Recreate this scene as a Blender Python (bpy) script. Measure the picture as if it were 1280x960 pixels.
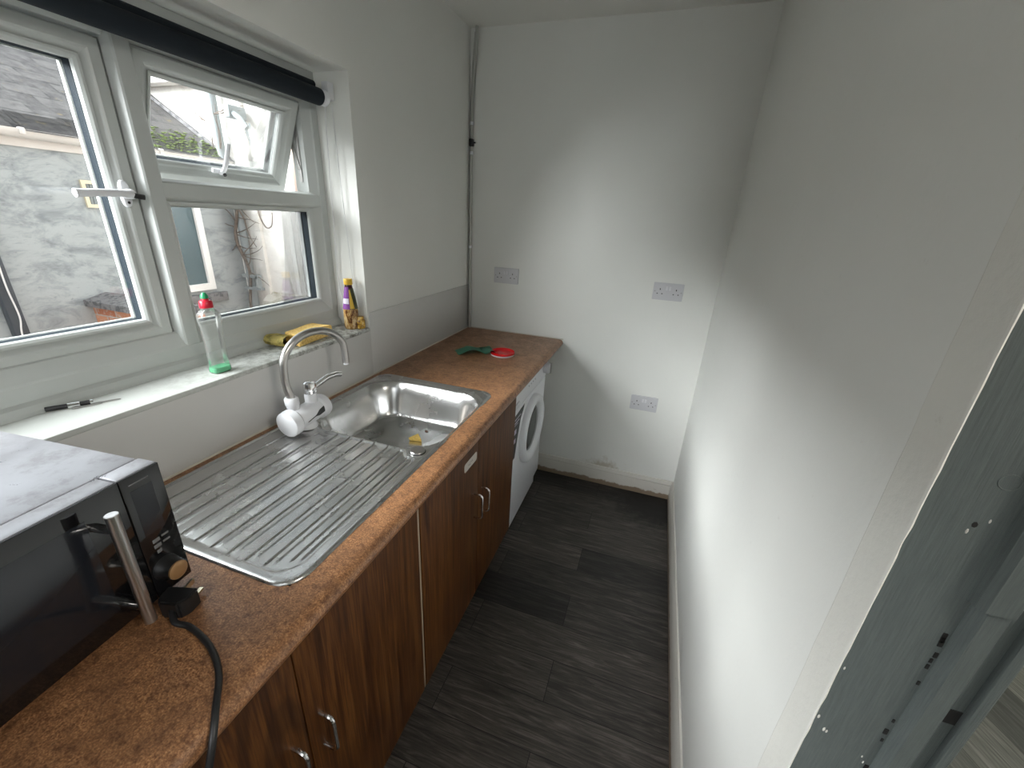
import bpy, bmesh, math, random
from mathutils import Vector, Matrix, noise
random.seed(7)
for o in list(bpy.data.objects): bpy.data.objects.remove(o)
S = bpy.context.scene; C = S.collection
PI = math.pi
# ---------------------------------------------------------------- camera
cam = bpy.data.cameras.new('camera'); camo = bpy.data.objects.new('camera', cam); C.objects.link(camo)
r_ = Vector((0.94358642, 0.32747242, 0.04905581)); u_ = Vector((-0.16447387, 0.33493684, 0.92777457)); f_ = Vector((-0.28738999, 0.88350389, -0.36990251))
M = Matrix.Identity(4)
for i in range(3):
    M[i][0] = r_[i]; M[i][1] = u_[i]; M[i][2] = -f_[i]
M[0][3], M[1][3], M[2][3] = 1.0471, -2.2834, 1.5158
camo.matrix_world = M
cam.sensor_fit = 'HORIZONTAL'; cam.sensor_width = 36; cam.lens = 517.66/1280*36; cam.clip_start = .02
S.camera = camo
# ---------------------------------------------------------------- view, sky and sun
S.view_settings.view_transform = 'Standard'; S.view_settings.look = 'None'; S.view_settings.gamma = 1
S.view_settings.use_curve_mapping = False; S.view_settings.exposure = 0.1
W = bpy.data.worlds.new('overcast_sky'); S.world = W; W.use_nodes = True
bg = W.node_tree.nodes['Background']; bg.inputs[0].default_value = (.90, .96, 1.0, 1); bg.inputs[1].default_value = 2.1
def sun(name, d, energy, angle, col):
    l = bpy.data.lights.new(name, 'SUN'); l.energy = energy; l.angle = math.radians(angle); l.color = col
    o = bpy.data.objects.new(name, l); C.objects.link(o); o.rotation_euler = Vector(d).to_track_quat('-Z', 'Y').to_euler()
    return o
sun('veiled_sun', (.66, .62, -.355), 35.0, 72, (.97, .985, 1))
# unseen fill light, added in the room beyond the doorway
def lamp(name, loc, e, size, col=(1, .95, .88)):
    l = bpy.data.lights.new(name, 'POINT'); l.energy = e; l.shadow_soft_size = size; l.color = col
    o = bpy.data.objects.new(name, l); C.objects.link(o); o.location = loc; return o
lamp('added_hall_fill', (2.3, -2.4, 2.1), 36, .15)
# ---------------------------------------------------------------- materials
def mat(name, col, rough=.5, metal=0, spec=.5, **kw):
    m = bpy.data.materials.new(name); m.use_nodes = True
    b = m.node_tree.nodes['Principled BSDF']
    b.inputs['Base Color'].default_value = (*col, 1); b.inputs['Roughness'].default_value = rough
    b.inputs['Metallic'].default_value = metal; b.inputs['Specular IOR Level'].default_value = spec
    for k, v in kw.items(): b.inputs[k.replace('_', ' ')].default_value = v
    return m
def N(m, t, **kw):
    n = m.node_tree.nodes.new(t)
    for k, v in kw.items():
        if k in n.inputs: n.inputs[k].default_value = v
        else: setattr(n, k, v)
    return n
def L(m, a, b): m.node_tree.links.new(a, b)
def coords(m, scale=(1, 1, 1), rot=(0, 0, 0), loc=(0, 0, 0)):
    g = N(m, 'ShaderNodeNewGeometry'); mp = N(m, 'ShaderNodeMapping')
    mp.inputs['Scale'].default_value = scale; mp.inputs['Rotation'].default_value = rot; mp.inputs['Location'].default_value = loc
    L(m, g.outputs['Position'], mp.inputs[0]); return mp.outputs[0]
def noise_n(m, vec, scale, detail=4, rough=.55, dist=0):
    n = N(m, 'ShaderNodeTexNoise'); n.inputs['Scale'].default_value = scale; n.inputs['Detail'].default_value = detail
    n.inputs['Roughness'].default_value = rough; n.inputs['Distortion'].default_value = dist
    L(m, vec, n.inputs['Vector']); return n.outputs['Fac']
def ramp(m, fac, stops):
    r = N(m, 'ShaderNodeValToRGB'); e = r.color_ramp.elements
    e[0].position, e[0].color = stops[0][0], (*stops[0][1], 1)
    e[1].position, e[1].color = stops[-1][0], (*stops[-1][1], 1)
    for p, c in stops[1:-1]:
        x = e.new(p); x.color = (*c, 1)
    L(m, fac, r.inputs[0]); return r.outputs[0]
def mix(m, fac, a, b, mode='MIX'):
    n = N(m, 'ShaderNodeMix', data_type='RGBA', blend_type=mode)
    for s, v in ((0, fac), (6, a), (7, b)):
        if isinstance(v, (int, float)): n.inputs[s].default_value = v
        elif isinstance(v, tuple): n.inputs[s].default_value = (*v, 1)
        else: L(m, v, n.inputs[s])
    return n.outputs[2]
def base(m, sock): L(m, sock, m.node_tree.nodes['Principled BSDF'].inputs['Base Color'])
def bump(m, fac, strength=.3, dist=.002):
    b = N(m, 'ShaderNodeBump'); b.inputs['Strength'].default_value = strength; b.inputs['Distance'].default_value = dist
    L(m, fac, b.inputs['Height']); L(m, b.outputs[0], m.node_tree.nodes['Principled BSDF'].inputs['Normal'])
g3 = lambda v: (v, v, v)
def paint(name, col, dirt=.0, rough=.6, scale=2.2, bs=.25):
    m = mat(name, col, rough, spec=.3)
    v = coords(m)
    n1 = noise_n(m, v, scale, 5)
    c = ramp(m, n1, [(.3, tuple(x*.965 for x in col)), (.7, col)])
    if dirt:
        n2 = noise_n(m, v, 34, 5, .7)
        c = mix(m, ramp(m, n2, [(.66, g3(0)), (.76, g3(dirt))]), c, (.25, .21, .15))
    base(m, c); bump(m, noise_n(m, v, 60, 4), bs, .002); return m
M_ = {}
M_['wall'] = paint('wall_paint', (.80, .805, .77), .12)
m = M_['wall_back'] = paint('wall_paint_stained', (.80, .805, .77), .12)
bb = m.node_tree.nodes['Principled BSDF']; old = bb.inputs['Base Color'].links[0].from_socket
dd_ = N(m, 'ShaderNodeVectorMath', operation='DISTANCE'); dd_.inputs[1].default_value = (.93, 0, .04)
L(m, coords(m, (1, 1, 1.6), loc=(0, 0, -.13)), dd_.inputs[0]); nn = noise_n(m, coords(m), 20, 6, .7)
aa = N(m, 'ShaderNodeMath', operation='MULTIPLY_ADD'); aa.inputs[1].default_value = .35; L(m, nn, aa.inputs[0]); L(m, dd_.outputs['Value'], aa.inputs[2])
base(m, mix(m, ramp(m, aa.outputs[0], [(.20, g3(.6)), (.30, g3(0))]), old, (.40, .33, .22)))
M_['ceil'] = paint('ceiling_paint', (.78, .78, .74))
M_['filler'] = paint('filler_strip_paint', (.77, .765, .715), .25, .6, 9, .6)
M_['skirt'] = paint('skirting_gloss', (.62, .60, .55), .7, .35, 8, .3)
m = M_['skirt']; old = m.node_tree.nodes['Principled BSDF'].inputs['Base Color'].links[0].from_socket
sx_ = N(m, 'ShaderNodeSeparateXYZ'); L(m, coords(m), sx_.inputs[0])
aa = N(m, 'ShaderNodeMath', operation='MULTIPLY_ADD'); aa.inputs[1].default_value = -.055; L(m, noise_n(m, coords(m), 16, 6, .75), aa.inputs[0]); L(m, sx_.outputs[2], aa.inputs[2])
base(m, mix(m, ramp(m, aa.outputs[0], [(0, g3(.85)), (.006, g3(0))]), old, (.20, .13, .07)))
M_['panel'] = paint('splashback_panel', (.61, .605, .59), .0, .22, 3, .02)
M_['sealant'] = paint('sealant', (.62, .58, .50), .5, .4)
m = M_['upvc'] = paint('upvc', (.50, .525, .51), .0, .28, 5, .02)
m = M_['sill'] = paint('sill_gloss', (.53, .55, .53), 0, .4)
v = coords(m); n = noise_n(m, v, 45, 8, .75)
geo = N(m, 'ShaderNodeSeparateXYZ'); L(m, v, geo.inputs[0])
mr = N(m, 'ShaderNodeMapRange'); mr.inputs[1].default_value = -1.75; mr.inputs[2].default_value = -1.15; L(m, geo.outputs[1], mr.inputs[0])
md = N(m, 'ShaderNodeMath', operation='MULTIPLY'); L(m, mr.outputs[0], md.inputs[0])
L(m, ramp(m, n, [(.44, g3(0)), (.60, g3(.9))]), md.inputs[1])
base(m, mix(m, md.outputs[0], (.53, .55, .525), (.12, .115, .09)))
# worktop laminate
m = M_['worktop'] = mat('worktop_laminate', (.3, .14, .06), .33, spec=.5)
v = coords(m); a = noise_n(m, v, 330, 4, .7); b = noise_n(m, v, 16, 7, .7, .6); c = noise_n(m, v, 70, 5, .7)
col = ramp(m, a, [(.34, (.16, .066, .028)), (.5, (.36, .170, .075)), (.66, (.62, .34, .17))])
col = mix(m, ramp(m, b, [(.38, g3(.0)), (.66, g3(.55))]), col, (.11, .052, .028))
col = mix(m, ramp(m, c, [(.36, g3(.6)), (.52, g3(0))]), col, (.075, .030, .016))
base(m, col); bump(m, a, .08, .001)
rr = ramp(m, b, [(.3, g3(.28)), (.7, g3(.42))]); L(m, rr, m.node_tree.nodes['Principled BSDF'].inputs['Roughness'])
# dark wood door foil
def wood(name, seed, cath=0.):
    m = mat(name, (.1, .04, .015), .45, spec=.22)
    v = coords(m, (1, 26, 1.1), loc=(seed, seed*3, 0)); n1 = noise_n(m, v, 2.4, 6, .62, .9)
    v2 = coords(m, (1, 150, 3.5)); n2 = noise_n(m, v2, 2, 3)
    col = ramp(m, n1, [(.30, (.026, .008, .002)), (.48, (.078, .027, .006)), (.62, (.13, .050, .012)), (.75, (.08, .028, .006))])
    if cath:
        w = N(m, 'ShaderNodeTexWave', wave_type='RINGS', rings_direction='X'); w.inputs['Scale'].default_value = 6
        w.inputs['Distortion'].default_value = 1.2; w.inputs['Detail'].default_value = 3
        L(m, coords(m, (0, 1.7, .28), loc=(0, 1.7*cath, -.10)), w.inputs['Vector'])
        col = mix(m, ramp(m, w.outputs['Fac'], [(.2, g3(.5)), (.6, g3(0))]), col, (.024, .009, .003))
    col = mix(m, ramp(m, n2, [(.38, g3(.55)), (.5, g3(0))]), col, (.035, .011, .004))
    base(m, col); bump(m, n2, .08, .001); return m
M_['wood_a'] = wood('wood_foil_plain', 0); M_['wood_b'] = wood('wood_foil_streaky', 5); M_['wood_c'] = wood('wood_foil_cathedral', 9, 1.99)
M_['wood_d'] = wood('wood_foil_pale', 14)
M_['carcass'] = mat('carcass', (.12, .06, .03), .6)
M_['edge'] = mat('cream_edge', (.30, .24, .17), .5)
# vinyl plank floor
def planks(name, dark, mid, light, bw, bh, rot=0, sp=(.006, .006, .006)):
    m = mat(name, mid, .45, spec=.35)
    v = coords(m, (1, 1, 1), (0, 0, rot))
    br = N(m, 'ShaderNodeTexBrick', offset=.37, offset_frequency=2)
    br.inputs['Scale'].default_value = 1; br.inputs['Brick Width'].default_value = bw; br.inputs['Row Height'].default_value = bh
    br.inputs['Mortar Size'].default_value = .0012; br.inputs['Bias'].default_value = 0
    br.inputs['Color1'].default_value = (0, 0, 0, 1); br.inputs['Color2'].default_value = (1, 1, 1, 1); br.inputs['Mortar'].default_value = (.5, .5, .5, 1)
    L(m, v, br.inputs['Vector'])
    off = N(m, 'ShaderNodeVectorMath', operation='MULTIPLY_ADD'); off.inputs[1].default_value = (9, 7, 5)
    L(m, br.outputs['Color'], off.inputs[0]); L(m, v, off.inputs[2])
    mp = N(m, 'ShaderNodeMapping'); mp.inputs['Scale'].default_value = (2.2, 26, 1); L(m, off.outputs[0], mp.inputs[0])
    n1 = noise_n(m, mp.outputs[0], 2.3, 7, .68, 1.1)
    mp2 = N(m, 'ShaderNodeMapping'); mp2.inputs['Scale'].default_value = (5, 130, 1); L(m, off.outputs[0], mp2.inputs[0])
    n2 = noise_n(m, mp2.outputs[0], 2, 3)
    col = ramp(m, n1, [(.28, dark), (.52, mid), (.74, light)])
    tone = ramp(m, br.outputs['Color'], [(0, (.5, .5, .5)), (1, (1.62, 1.55, 1.48))])
    col = mix(m, 1.0, col, tone, 'MULTIPLY')
    col = mix(m, ramp(m, n2, [(.36, g3(.45)), (.52, g3(0))]), col, sp)
    col = mix(m, br.outputs['Fac'], col, sp)
    base(m, col); bump(m, n1, .12, .001); return m, col
M_['floor'], fc = planks('dark_grey_plank_vinyl', (.016, .0145, .0135), (.046, .042, .038), (.115, .105, .096), .92, .152)
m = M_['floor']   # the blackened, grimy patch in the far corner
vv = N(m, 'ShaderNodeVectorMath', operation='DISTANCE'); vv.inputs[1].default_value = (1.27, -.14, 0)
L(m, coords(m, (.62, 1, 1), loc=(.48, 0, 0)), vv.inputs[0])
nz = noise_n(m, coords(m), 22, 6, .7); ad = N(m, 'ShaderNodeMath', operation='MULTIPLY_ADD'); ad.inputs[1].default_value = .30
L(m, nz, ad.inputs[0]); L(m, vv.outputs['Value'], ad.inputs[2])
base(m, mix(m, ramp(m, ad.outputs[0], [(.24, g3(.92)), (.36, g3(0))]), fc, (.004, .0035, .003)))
M_['hallfloor'], _ = planks('grey_laminate', (.10, .11, .10), (.17, .185, .175), (.27, .28, .27), 1.2, .19, 1.2, (.07, .075, .07))
# metals
m = M_['steel'] = mat('sink_steel', (.55, .55, .545), .27, 1.0)
v = coords(m, (120, 3, 3)); a = noise_n(m, v, 3, 3); b = noise_n(m, coords(m), 9, 4, .6)
L(m, ramp(m, b, [(.3, g3(.225)), (.7, g3(.30))]), m.node_tree.nodes['Principled BSDF'].inputs['Roughness'])
base(m, mix(m, ramp(m, b, [(.50, g3(0)), (.75, g3(.25))]), (.60, .60, .595), (.46, .45, .44))); bump(m, a, .015, .0004)
M_['brushed'] = mat('brushed_steel', (.48, .47, .455), .3, 1.0)
M_['chrome'] = mat('chrome', (.85, .85, .86), .08, 1.0)
M_['dullmetal'] = mat('dull_metal', (.45, .44, .43), .4, 1.0)
M_['brass'] = mat('brass_pin', (.75, .68, .52), .3, 1.0)
M_['whiteplastic'] = mat('white_plastic', (.74, .75, .78), .3)
M_['socket'] = mat('socket_plastic', (.60, .60, .62), .35)
M_['socketwhite'] = mat('socket_switch_plastic', (.72, .72, .74), .3)
M_['black'] = mat('black_plastic', (.012, .012, .013), .4)
M_['gloss'] = mat('black_glass', (.006, .006, .007), .06, spec=.6)
M_['slot'] = mat('dark_slot', (.01, .009, .009), .6)
M_['whitegoods'] = mat('white_enamel', (.76, .77, .80), .28)
M_['whitegoods2'] = mat('pale_grey_plastic', (.62, .63, .66), .32)
M_['porthole'] = mat('porthole_glass', (.025, .03, .033), .08, spec=.7)
M_['blind'] = mat('dark_blind_fabric', (.012, .017, .023), .75, spec=.25)
m = M_['silver'] = mat('silver_painted_metal', (.50, .50, .54), .30, .55)
b = noise_n(m, coords(m), 16, 8, .72)
base(m, mix(m, ramp(m, b, [(.52, g3(0)), (.68, g3(.55))]), (.37, .37, .395), (.19, .185, .19)))
L(m, ramp(m, b, [(.35, g3(.26)), (.65, g3(.5))]), m.node_tree.nodes['Principled BSDF'].inputs['Roughness'])
M_['grime'] = mat('knob_face', (.35, .20, .09), .4, .3)
M_['legend'] = mat('grey_legend', (.16, .16, .165), .5)
M_['display'] = mat('display_window', (.014, .016, .021), .12)
m = M_['greypaint'] = paint('grey_gloss_woodwork', (.105, .122, .118), 0, .33, 6, .35)
v = coords(m, (60, 60, 2.5)); n_ = noise_n(m, v, 8, 6, .7); bump(m, n_, .6, .0014); base(m, ramp(m, n_, [(.35, (.088, .103, .100)), (.65, (.122, .140, .136))]))
M_['chip'] = mat('bare_chipped_filler', (.55, .54, .50), .7)
M_['pipe'] = paint('painted_pipe', (.45, .45, .42), .2, .4)
M_['green'] = mat('green_cloth', (.13, .38, .26), .8)
M_['red'] = mat('red_plastic', (.62, .006, .010), .25)
M_['whitelid'] = mat('white_lid_rim', (.8, .78, .76), .4)
def pores(name, col, dk, sc=180, rough=.85):
    m = mat(name, col, rough, spec=.2); n = noise_n(m, coords(m), sc, 3, .6)
    base(m, ramp(m, n, [(.38, dk), (.5, col)])); bump(m, n, .5, .002); return m
M_['sponge'] = pores('yellow_sponge', (.92, .66, .24), (.70, .44, .13))
M_['scourer'] = pores('olive_cloth', (.74, .64, .24), (.42, .36, .12), 60)
M_['scrap'] = pores('yellow_sponge_scrap', (.80, .56, .16), (.6, .4, .1))
def glassy(name, tint, rough=.05, k=.75, haze=0):
    """thin clear wall: mostly transparent with a fresnel reflection"""
    m = bpy.data.materials.new(name); m.use_nodes = True; nt = m.node_tree; nt.nodes.clear()
    out = nt.nodes.new('ShaderNodeOutputMaterial'); mx = nt.nodes.new('ShaderNodeMixShader')
    t = nt.nodes.new('ShaderNodeBsdfTransparent'); t.inputs[0].default_value = (*tint, 1)
    gl = nt.nodes.new('ShaderNodeBsdfGlossy'); gl.inputs['Roughness'].default_value = rough
    fr = nt.nodes.new('ShaderNodeFresnel'); fr.inputs[0].default_value = 1.45
    mu = nt.nodes.new('ShaderNodeMath'); mu.operation = 'MULTIPLY'; mu.inputs[1].default_value = k
    nt.links.new(fr.outputs[0], mu.inputs[0]); nt.links.new(mu.outputs[0], mx.inputs[0])
    src = t.outputs[0]
    if haze:
        df = nt.nodes.new('ShaderNodeBsdfDiffuse'); df.inputs[0].default_value = (.85, .88, .86, 1); m2 = nt.nodes.new('ShaderNodeMixShader'); m2.inputs[0].default_value = haze
        nt.links.new(t.outputs[0], m2.inputs[1]); nt.links.new(df.outputs[0], m2.inputs[2]); src = m2.outputs[0]
    nt.links.new(src, mx.inputs[1]); nt.links.new(gl.outputs[0], mx.inputs[2]); nt.links.new(mx.outputs[0], out.inputs[0])
    return m
M_['glass'] = glassy('window_glass', (.98, .99, .985), .02, .8)
M_['clearplastic'] = glassy('clear_bottle_plastic', (.97, .98, .97), .2, .8, .06)
M_['spacer'] = mat('dark_glazing_spacer', (.010, .016, .022), .7, spec=.1)
M_['soapgreen'] = mat('green_soap', (.14, .62, .32), .25, spec=.6)
M_['redcap'] = mat('red_cap', (.50, .01, .03), .3); M_['greencap'] = mat('green_nozzle', (.01, .25, .10), .3)
M_['yellowcap'] = mat('yellow_cap', (.68, .42, .03), .4)
m = M_['sauce'] = mat('brown_sauce_glass', (.35, .2, .06), .12, spec=.6)
n = noise_n(m, coords(m, (1, 1, .5)), 75, 4, .7)
base(m, ramp(m, n, [(.38, (.10, .035, .012)), (.5, (.42, .24, .08)), (.64, (.66, .50, .26))]))
M_['darkglass'] = mat('dark_bottle_glass', (.05, .012, .015), .1, spec=.6)
M_['purple'] = mat('purple_label', (.17, .03, .24), .5); M_['labelwhite'] = mat('label_white', (.62, .58, .68), .5)
M_['labelyellow'] = mat('label_yellow', (.62, .40, .04), .45); M_['labelolive'] = mat('label_dark_olive', (.05, .055, .02), .4)
m = M_['jar'] = mat('amber_jar', (.6, .35, .04), .15, spec=.6)
n = noise_n(m, coords(m), 60, 4, .7)
base(m, ramp(m, n, [(.4, (.16, .07, .02)), (.52, (.62, .36, .03)), (.66, (.75, .60, .25))]))
# outside
def render_wall(name, lo, hi, sc=2.5):
    m = mat(name, hi, .85, spec=.15); v = coords(m, (1, .8, 1.6), (.5, 0, 0))
    a = noise_n(m, v, sc*2, 11, .74, .5); b = noise_n(m, coords(m), 26, 5, .7)
    col = ramp(m, a, [(.36, lo), (.54, hi)])
    sc2 = noise_n(m, coords(m, (1, 5, 14), (.65, 0, 0)), 3.2, 9, .72, .7)
    col = mix(m, ramp(m, sc2, [(.32, g3(.5)), (.40, g3(0))]), col, tuple(x*.45 for x in lo))
    col = mix(m, ramp(m, b, [(.66, g3(0)), (.74, g3(.7))]), col, tuple(x*.3 for x in lo))
    base(m, col); bump(m, b, .25, .004); return m
M_['opp'] = render_wall('weathered_grey_render', (.22, .245, .26), (.40, .43, .44))
M_['whiterender'] = render_wall('white_painted_render', (.62, .60, .56), (.84, .83, .80), 1.3)
M_['stainrender'] = render_wall('stained_render', (.30, .26, .17), (.62, .60, .54), 3)
m = M_['slate'] = mat('grey_slates', (.16, .16, .165), .7, spec=.3)
br = N(m, 'ShaderNodeTexBrick', offset=.5); br.inputs['Scale'].default_value = 1; br.inputs['Brick Width'].default_value = .24; br.inputs['Row Height'].default_value = .12
br.inputs['Mortar Size'].default_value = .007; br.inputs['Color1'].default_value = (.04, .037, .04, 1); br.inputs['Color2'].default_value = (.095, .09, .09, 1); br.inputs['Mortar'].default_value = (.03, .03, .03, 1)
v = coords(m, (1, 1, 1), (0, 0, PI/2)); L(m, v, br.inputs['Vector'])
nz = noise_n(m, coords(m), 14, 8, .8)
n2 = noise_n(m, coords(m, (1, 1, 1), loc=(3, 1, 0)), 11, 7, .75)
col = mix(m, ramp(m, nz, [(.4, g3(.0)), (.65, g3(.55))]), br.outputs['Color'], (.17, .165, .16))
col = mix(m, ramp(m, nz, [(.30, g3(.8)), (.42, g3(0))]), col, (.035, .035, .035))
col = mix(m, ramp(m, n2, [(.60, g3(0)), (.68, g3(.75))]), col, (.20, .16, .08))
base(m, col); bump(m, br.outputs['Fac'], -.6, .012)
M_['moss'] = pores('green_moss', (.17, .23, .07), (.09, .11, .05), 60)
M_['gutter'] = paint('gutter_pvc', (.66, .63, .60), .2, .5)
M_['gutterdark'] = mat('shadowed_slate_edge', (.03, .035, .045), .6)
M_['greypipe'] = mat('grey_downpipe', (.24, .27, .28), .6)
M_['darkpipe'] = mat('dark_downpipe', (.03, .038, .05), .5)
M_['cable'] = mat('white_cable', (.72, .72, .72), .5)
M_['vine'] = pores('dead_vine', (.16, .13, .11), (.08, .065, .055), 40)
M_['outglass'] = mat('neighbour_window_glass', (.045, .085, .10), .08, spec=.7)
m = M_['brick'] = mat('orange_brick', (.4, .15, .07), .85)
br = N(m, 'ShaderNodeTexBrick'); br.inputs['Scale'].default_value = 1; br.inputs['Brick Width'].default_value = .22; br.inputs['Row Height'].default_value = .075
br.inputs['Mortar Size'].default_value = .006; br.inputs['Color1'].default_value = (.42, .13, .055, 1); br.inputs['Color2'].default_value = (.58, .25, .13, 1); br.inputs['Mortar'].default_value = (.45, .38, .33, 1)
L(m, coords(m, (1, 1, 1), (PI/2, 0, 0)), br.inputs['Vector'])
nb = noise_n(m, coords(m), 24, 6, .7)
base(m, mix(m, ramp(m, nb, [(.52, g3(0)), (.62, g3(.8))]), br.outputs['Color'], (.52, .48, .45)))
M_['stone'] = pores('grey_coping_stone', (.20, .195, .20), (.09, .09, .095), 25)
M_['concrete'] = pores('yard_concrete', (.36, .36, .35), (.25, .25, .24), 8)
M_['cream'] = mat('cream_frame', (.66, .60, .45), .5)

# ---------------------------------------------------------------- mesh helpers
def bm_(): return bmesh.new()
def box(bm, a, b, bev=0, seg=2):
    x0, x1 = sorted((a[0], b[0])); y0, y1 = sorted((a[1], b[1])); z0, z1 = sorted((a[2], b[2]))
    g = bmesh.ops.create_cube(bm, size=1)['verts']
    for v in g: v.co = Vector((x0+(v.co.x+.5)*(x1-x0), y0+(v.co.y+.5)*(y1-y0), z0+(v.co.z+.5)*(z1-z0)))
    if bev:
        es = list({e for v in g for e in v.link_edges})
        bmesh.ops.bevel(bm, geom=es, offset=bev, segments=seg, affect='EDGES', profile=.5)
    return bm
def frame_of(d):
    d = d.normalized(); up = Vector((0, 0, 1)) if abs(d.z) < .95 else Vector((1, 0, 0))
    x = d.cross(up).normalized(); return x, x.cross(d).normalized(), d
def tube(bm, pts, r, seg=14, caps=True, closed=False):
    pts = [Vector(p) for p in pts]; n = len(pts)
    rs = r if isinstance(r, (list, tuple)) else [r]*n
    rings = []; px = None
    for i, p in enumerate(pts):
        if closed: d = pts[(i+1) % n]-pts[i-1]
        else: d = pts[min(i+1, n-1)]-pts[max(i-1, 0)]
        d.normalize()
        if px is None: x, y, _ = frame_of(d)
        else:
            x = (px-d*px.dot(d)).normalized(); y = d.cross(x) * 1.0
        px = x; y = d.cross(x)
        rings.append([bm.verts.new(p+(x*math.cos(t)+y*math.sin(t))*rs[i]) for t in [2*PI*k/seg for k in range(seg)]])
    for i in range(n if closed else n-1):
        a, b = rings[i], rings[(i+1) % n]
        for k in range(seg): bm.faces.new((a[k], a[(k+1) % seg], b[(k+1) % seg], b[k]))
    if caps and not closed:
        bm.faces.new(rings[0][::-1]); bm.faces.new(rings[-1])
    return bm
def smooth_path(pts, k=6):
    P = [Vector(p) for p in pts]; P = [P[0]*2-P[1]]+P+[P[-1]*2-P[-2]]; out = []
    for i in range(1, len(P)-2):
        for j in range(k):
            t = j/k; a, b, c, d = P[i-1:i+3]
            out.append(.5*((2*b)+(-a+c)*t+(2*a-5*b+4*c-d)*t*t+(-a+3*b-3*c+d)*t**3))
    out.append(P[-2]); return out
def lathe(bm, prof, c=(0, 0, 0), axis=(0, 0, 1), seg=32, sx=1, sy=1, power=2.0):
    """prof: list of (radius, height); closed with caps at r ends"""
    X, Y, D = frame_of(Vector(axis)); c = Vector(c); rings = []
    if Vector(axis).normalized().z > .95: X, Y = Vector((1, 0, 0)), Vector((0, 1, 0))
    for r, h in prof:
        ring = []
        for k in range(seg):
            t = 2*PI*k/seg; ct, st = math.cos(t), math.sin(t)
            q = (abs(ct)**power+abs(st)**power)**(-1/power)
            ring.append(bm.verts.new(c+D*h+X*(r*q*ct*sx)+Y*(r*q*st*sy)))
        rings.append(ring)
    for a, b in zip(rings, rings[1:]):
        for k in range(seg): bm.faces.new((a[k], a[(k+1) % seg], b[(k+1) % seg], b[k]))
    bm.faces.new(rings[0][::-1]); bm.faces.new(rings[-1]); return bm
def prism(bm, poly, d, o=(0, 0, 0)):
    """poly: 3-D points of a planar outline, extruded by vector d"""
    o = Vector(o); A = [bm.verts.new(Vector(p)+o) for p in poly]; B = [bm.verts.new(Vector(p)+o+Vector(d)) for p in poly]
    n = len(A); bm.faces.new(A[::-1]); bm.faces.new(B)
    for k in range(n): bm.faces.new((A[k], A[(k+1) % n], B[(k+1) % n], B[k]))
    return bm
def rrect(x0, x1, y0, y1, r, n=6):
    out = []
    for cx, cy, a0 in ((x1-r, y1-r, 0), (x0+r, y1-r, 90), (x0+r, y0+r, 180), (x1-r, y0+r, 270)):
        for k in range(n+1):
            a = math.radians(a0+90*k/n); out.append((cx+r*math.cos(a), cy+r*math.sin(a)))
    return out
def thing(name, loc, label=None, cat=None, group=None, kind=None, rotz=0):
    o = bpy.data.objects.new(name, None); C.objects.link(o); o.location = loc; o.rotation_euler = (0, 0, rotz); o.empty_display_size = .05
    tag(o, label, cat, group, kind); return o
def tag(o, label=None, cat=None, group=None, kind=None):
    for k, v in (('label', label), ('category', cat), ('group', group), ('kind', kind)):
        if v: o[k] = v
    return o
def obj(name, bm, m, parent=None, smooth=35, local=False):
    bmesh.ops.recalc_face_normals(bm, faces=bm.faces)
    me = bpy.data.meshes.new(name); 
    org = Vector((0, 0, 0))
    if parent is None:
        xs = [v.co.x for v in bm.verts]; ys = [v.co.y for v in bm.verts]; zs = [v.co.z for v in bm.verts]
        org = Vector(((min(xs)+max(xs))/2, (min(ys)+max(ys))/2, min(zs)))
        bmesh.ops.translate(bm, verts=bm.verts, vec=-org)
    elif not local:
        org2 = Vector((0, 0, 0)); p = parent
        while p: org2 += p.location; p = p.parent
        bmesh.ops.translate(bm, verts=bm.verts, vec=-org2)
    bm.to_mesh(me); bm.free(); me.materials.append(m if not isinstance(m, str) else M_[m])
    o = bpy.data.objects.new(name, me); C.objects.link(o); o.parent = parent
    if parent is None: o.location = org
    if smooth is not None:
        me.shade_smooth()
        try: me.set_sharp_from_angle(angle=math.radians(smooth))
        except Exception: pass
    return o
def struct(name, bm, m, **k): return tag(obj(name, bm, m, None, **k), kind='structure')

# ---------------------------------------------------------------- room shell
RW, H, HC, JY = 1.341, 2.362, .8875, -1.813     # right wall x, ceiling, worktop top, end of the right wall
YR, ZS, ZH, YL = -.9426, 1.0874, 1.9336, -2.60   # window reveal: right side, sill, head, left side
YB = -3.0                                        # wall behind the camera
WT = .26
b = bm_(); box(b, (-WT, YB-.15, 0-.05), (RW+.13, .15, 0)); struct('floor', b, 'floor')
b = bm_(); box(b, (RW+.13, -4.6, -.05), (3.9, .15, -.001)); struct('floor_hall', b, 'hallfloor')
b = bm_(); box(b, (-WT, YB-.15, H), (RW+.13, .15, H+.1)); struct('ceiling', b, 'ceil')
b = bm_(); box(b, (RW+.13, -4.6, H), (3.9, .15, H+.1)); struct('ceiling_hall', b, 'ceil')
b = bm_(); box(b, (-WT, 0, 0), (3.9, .15, H)); struct('wall_back', b, 'wall_back')
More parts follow.
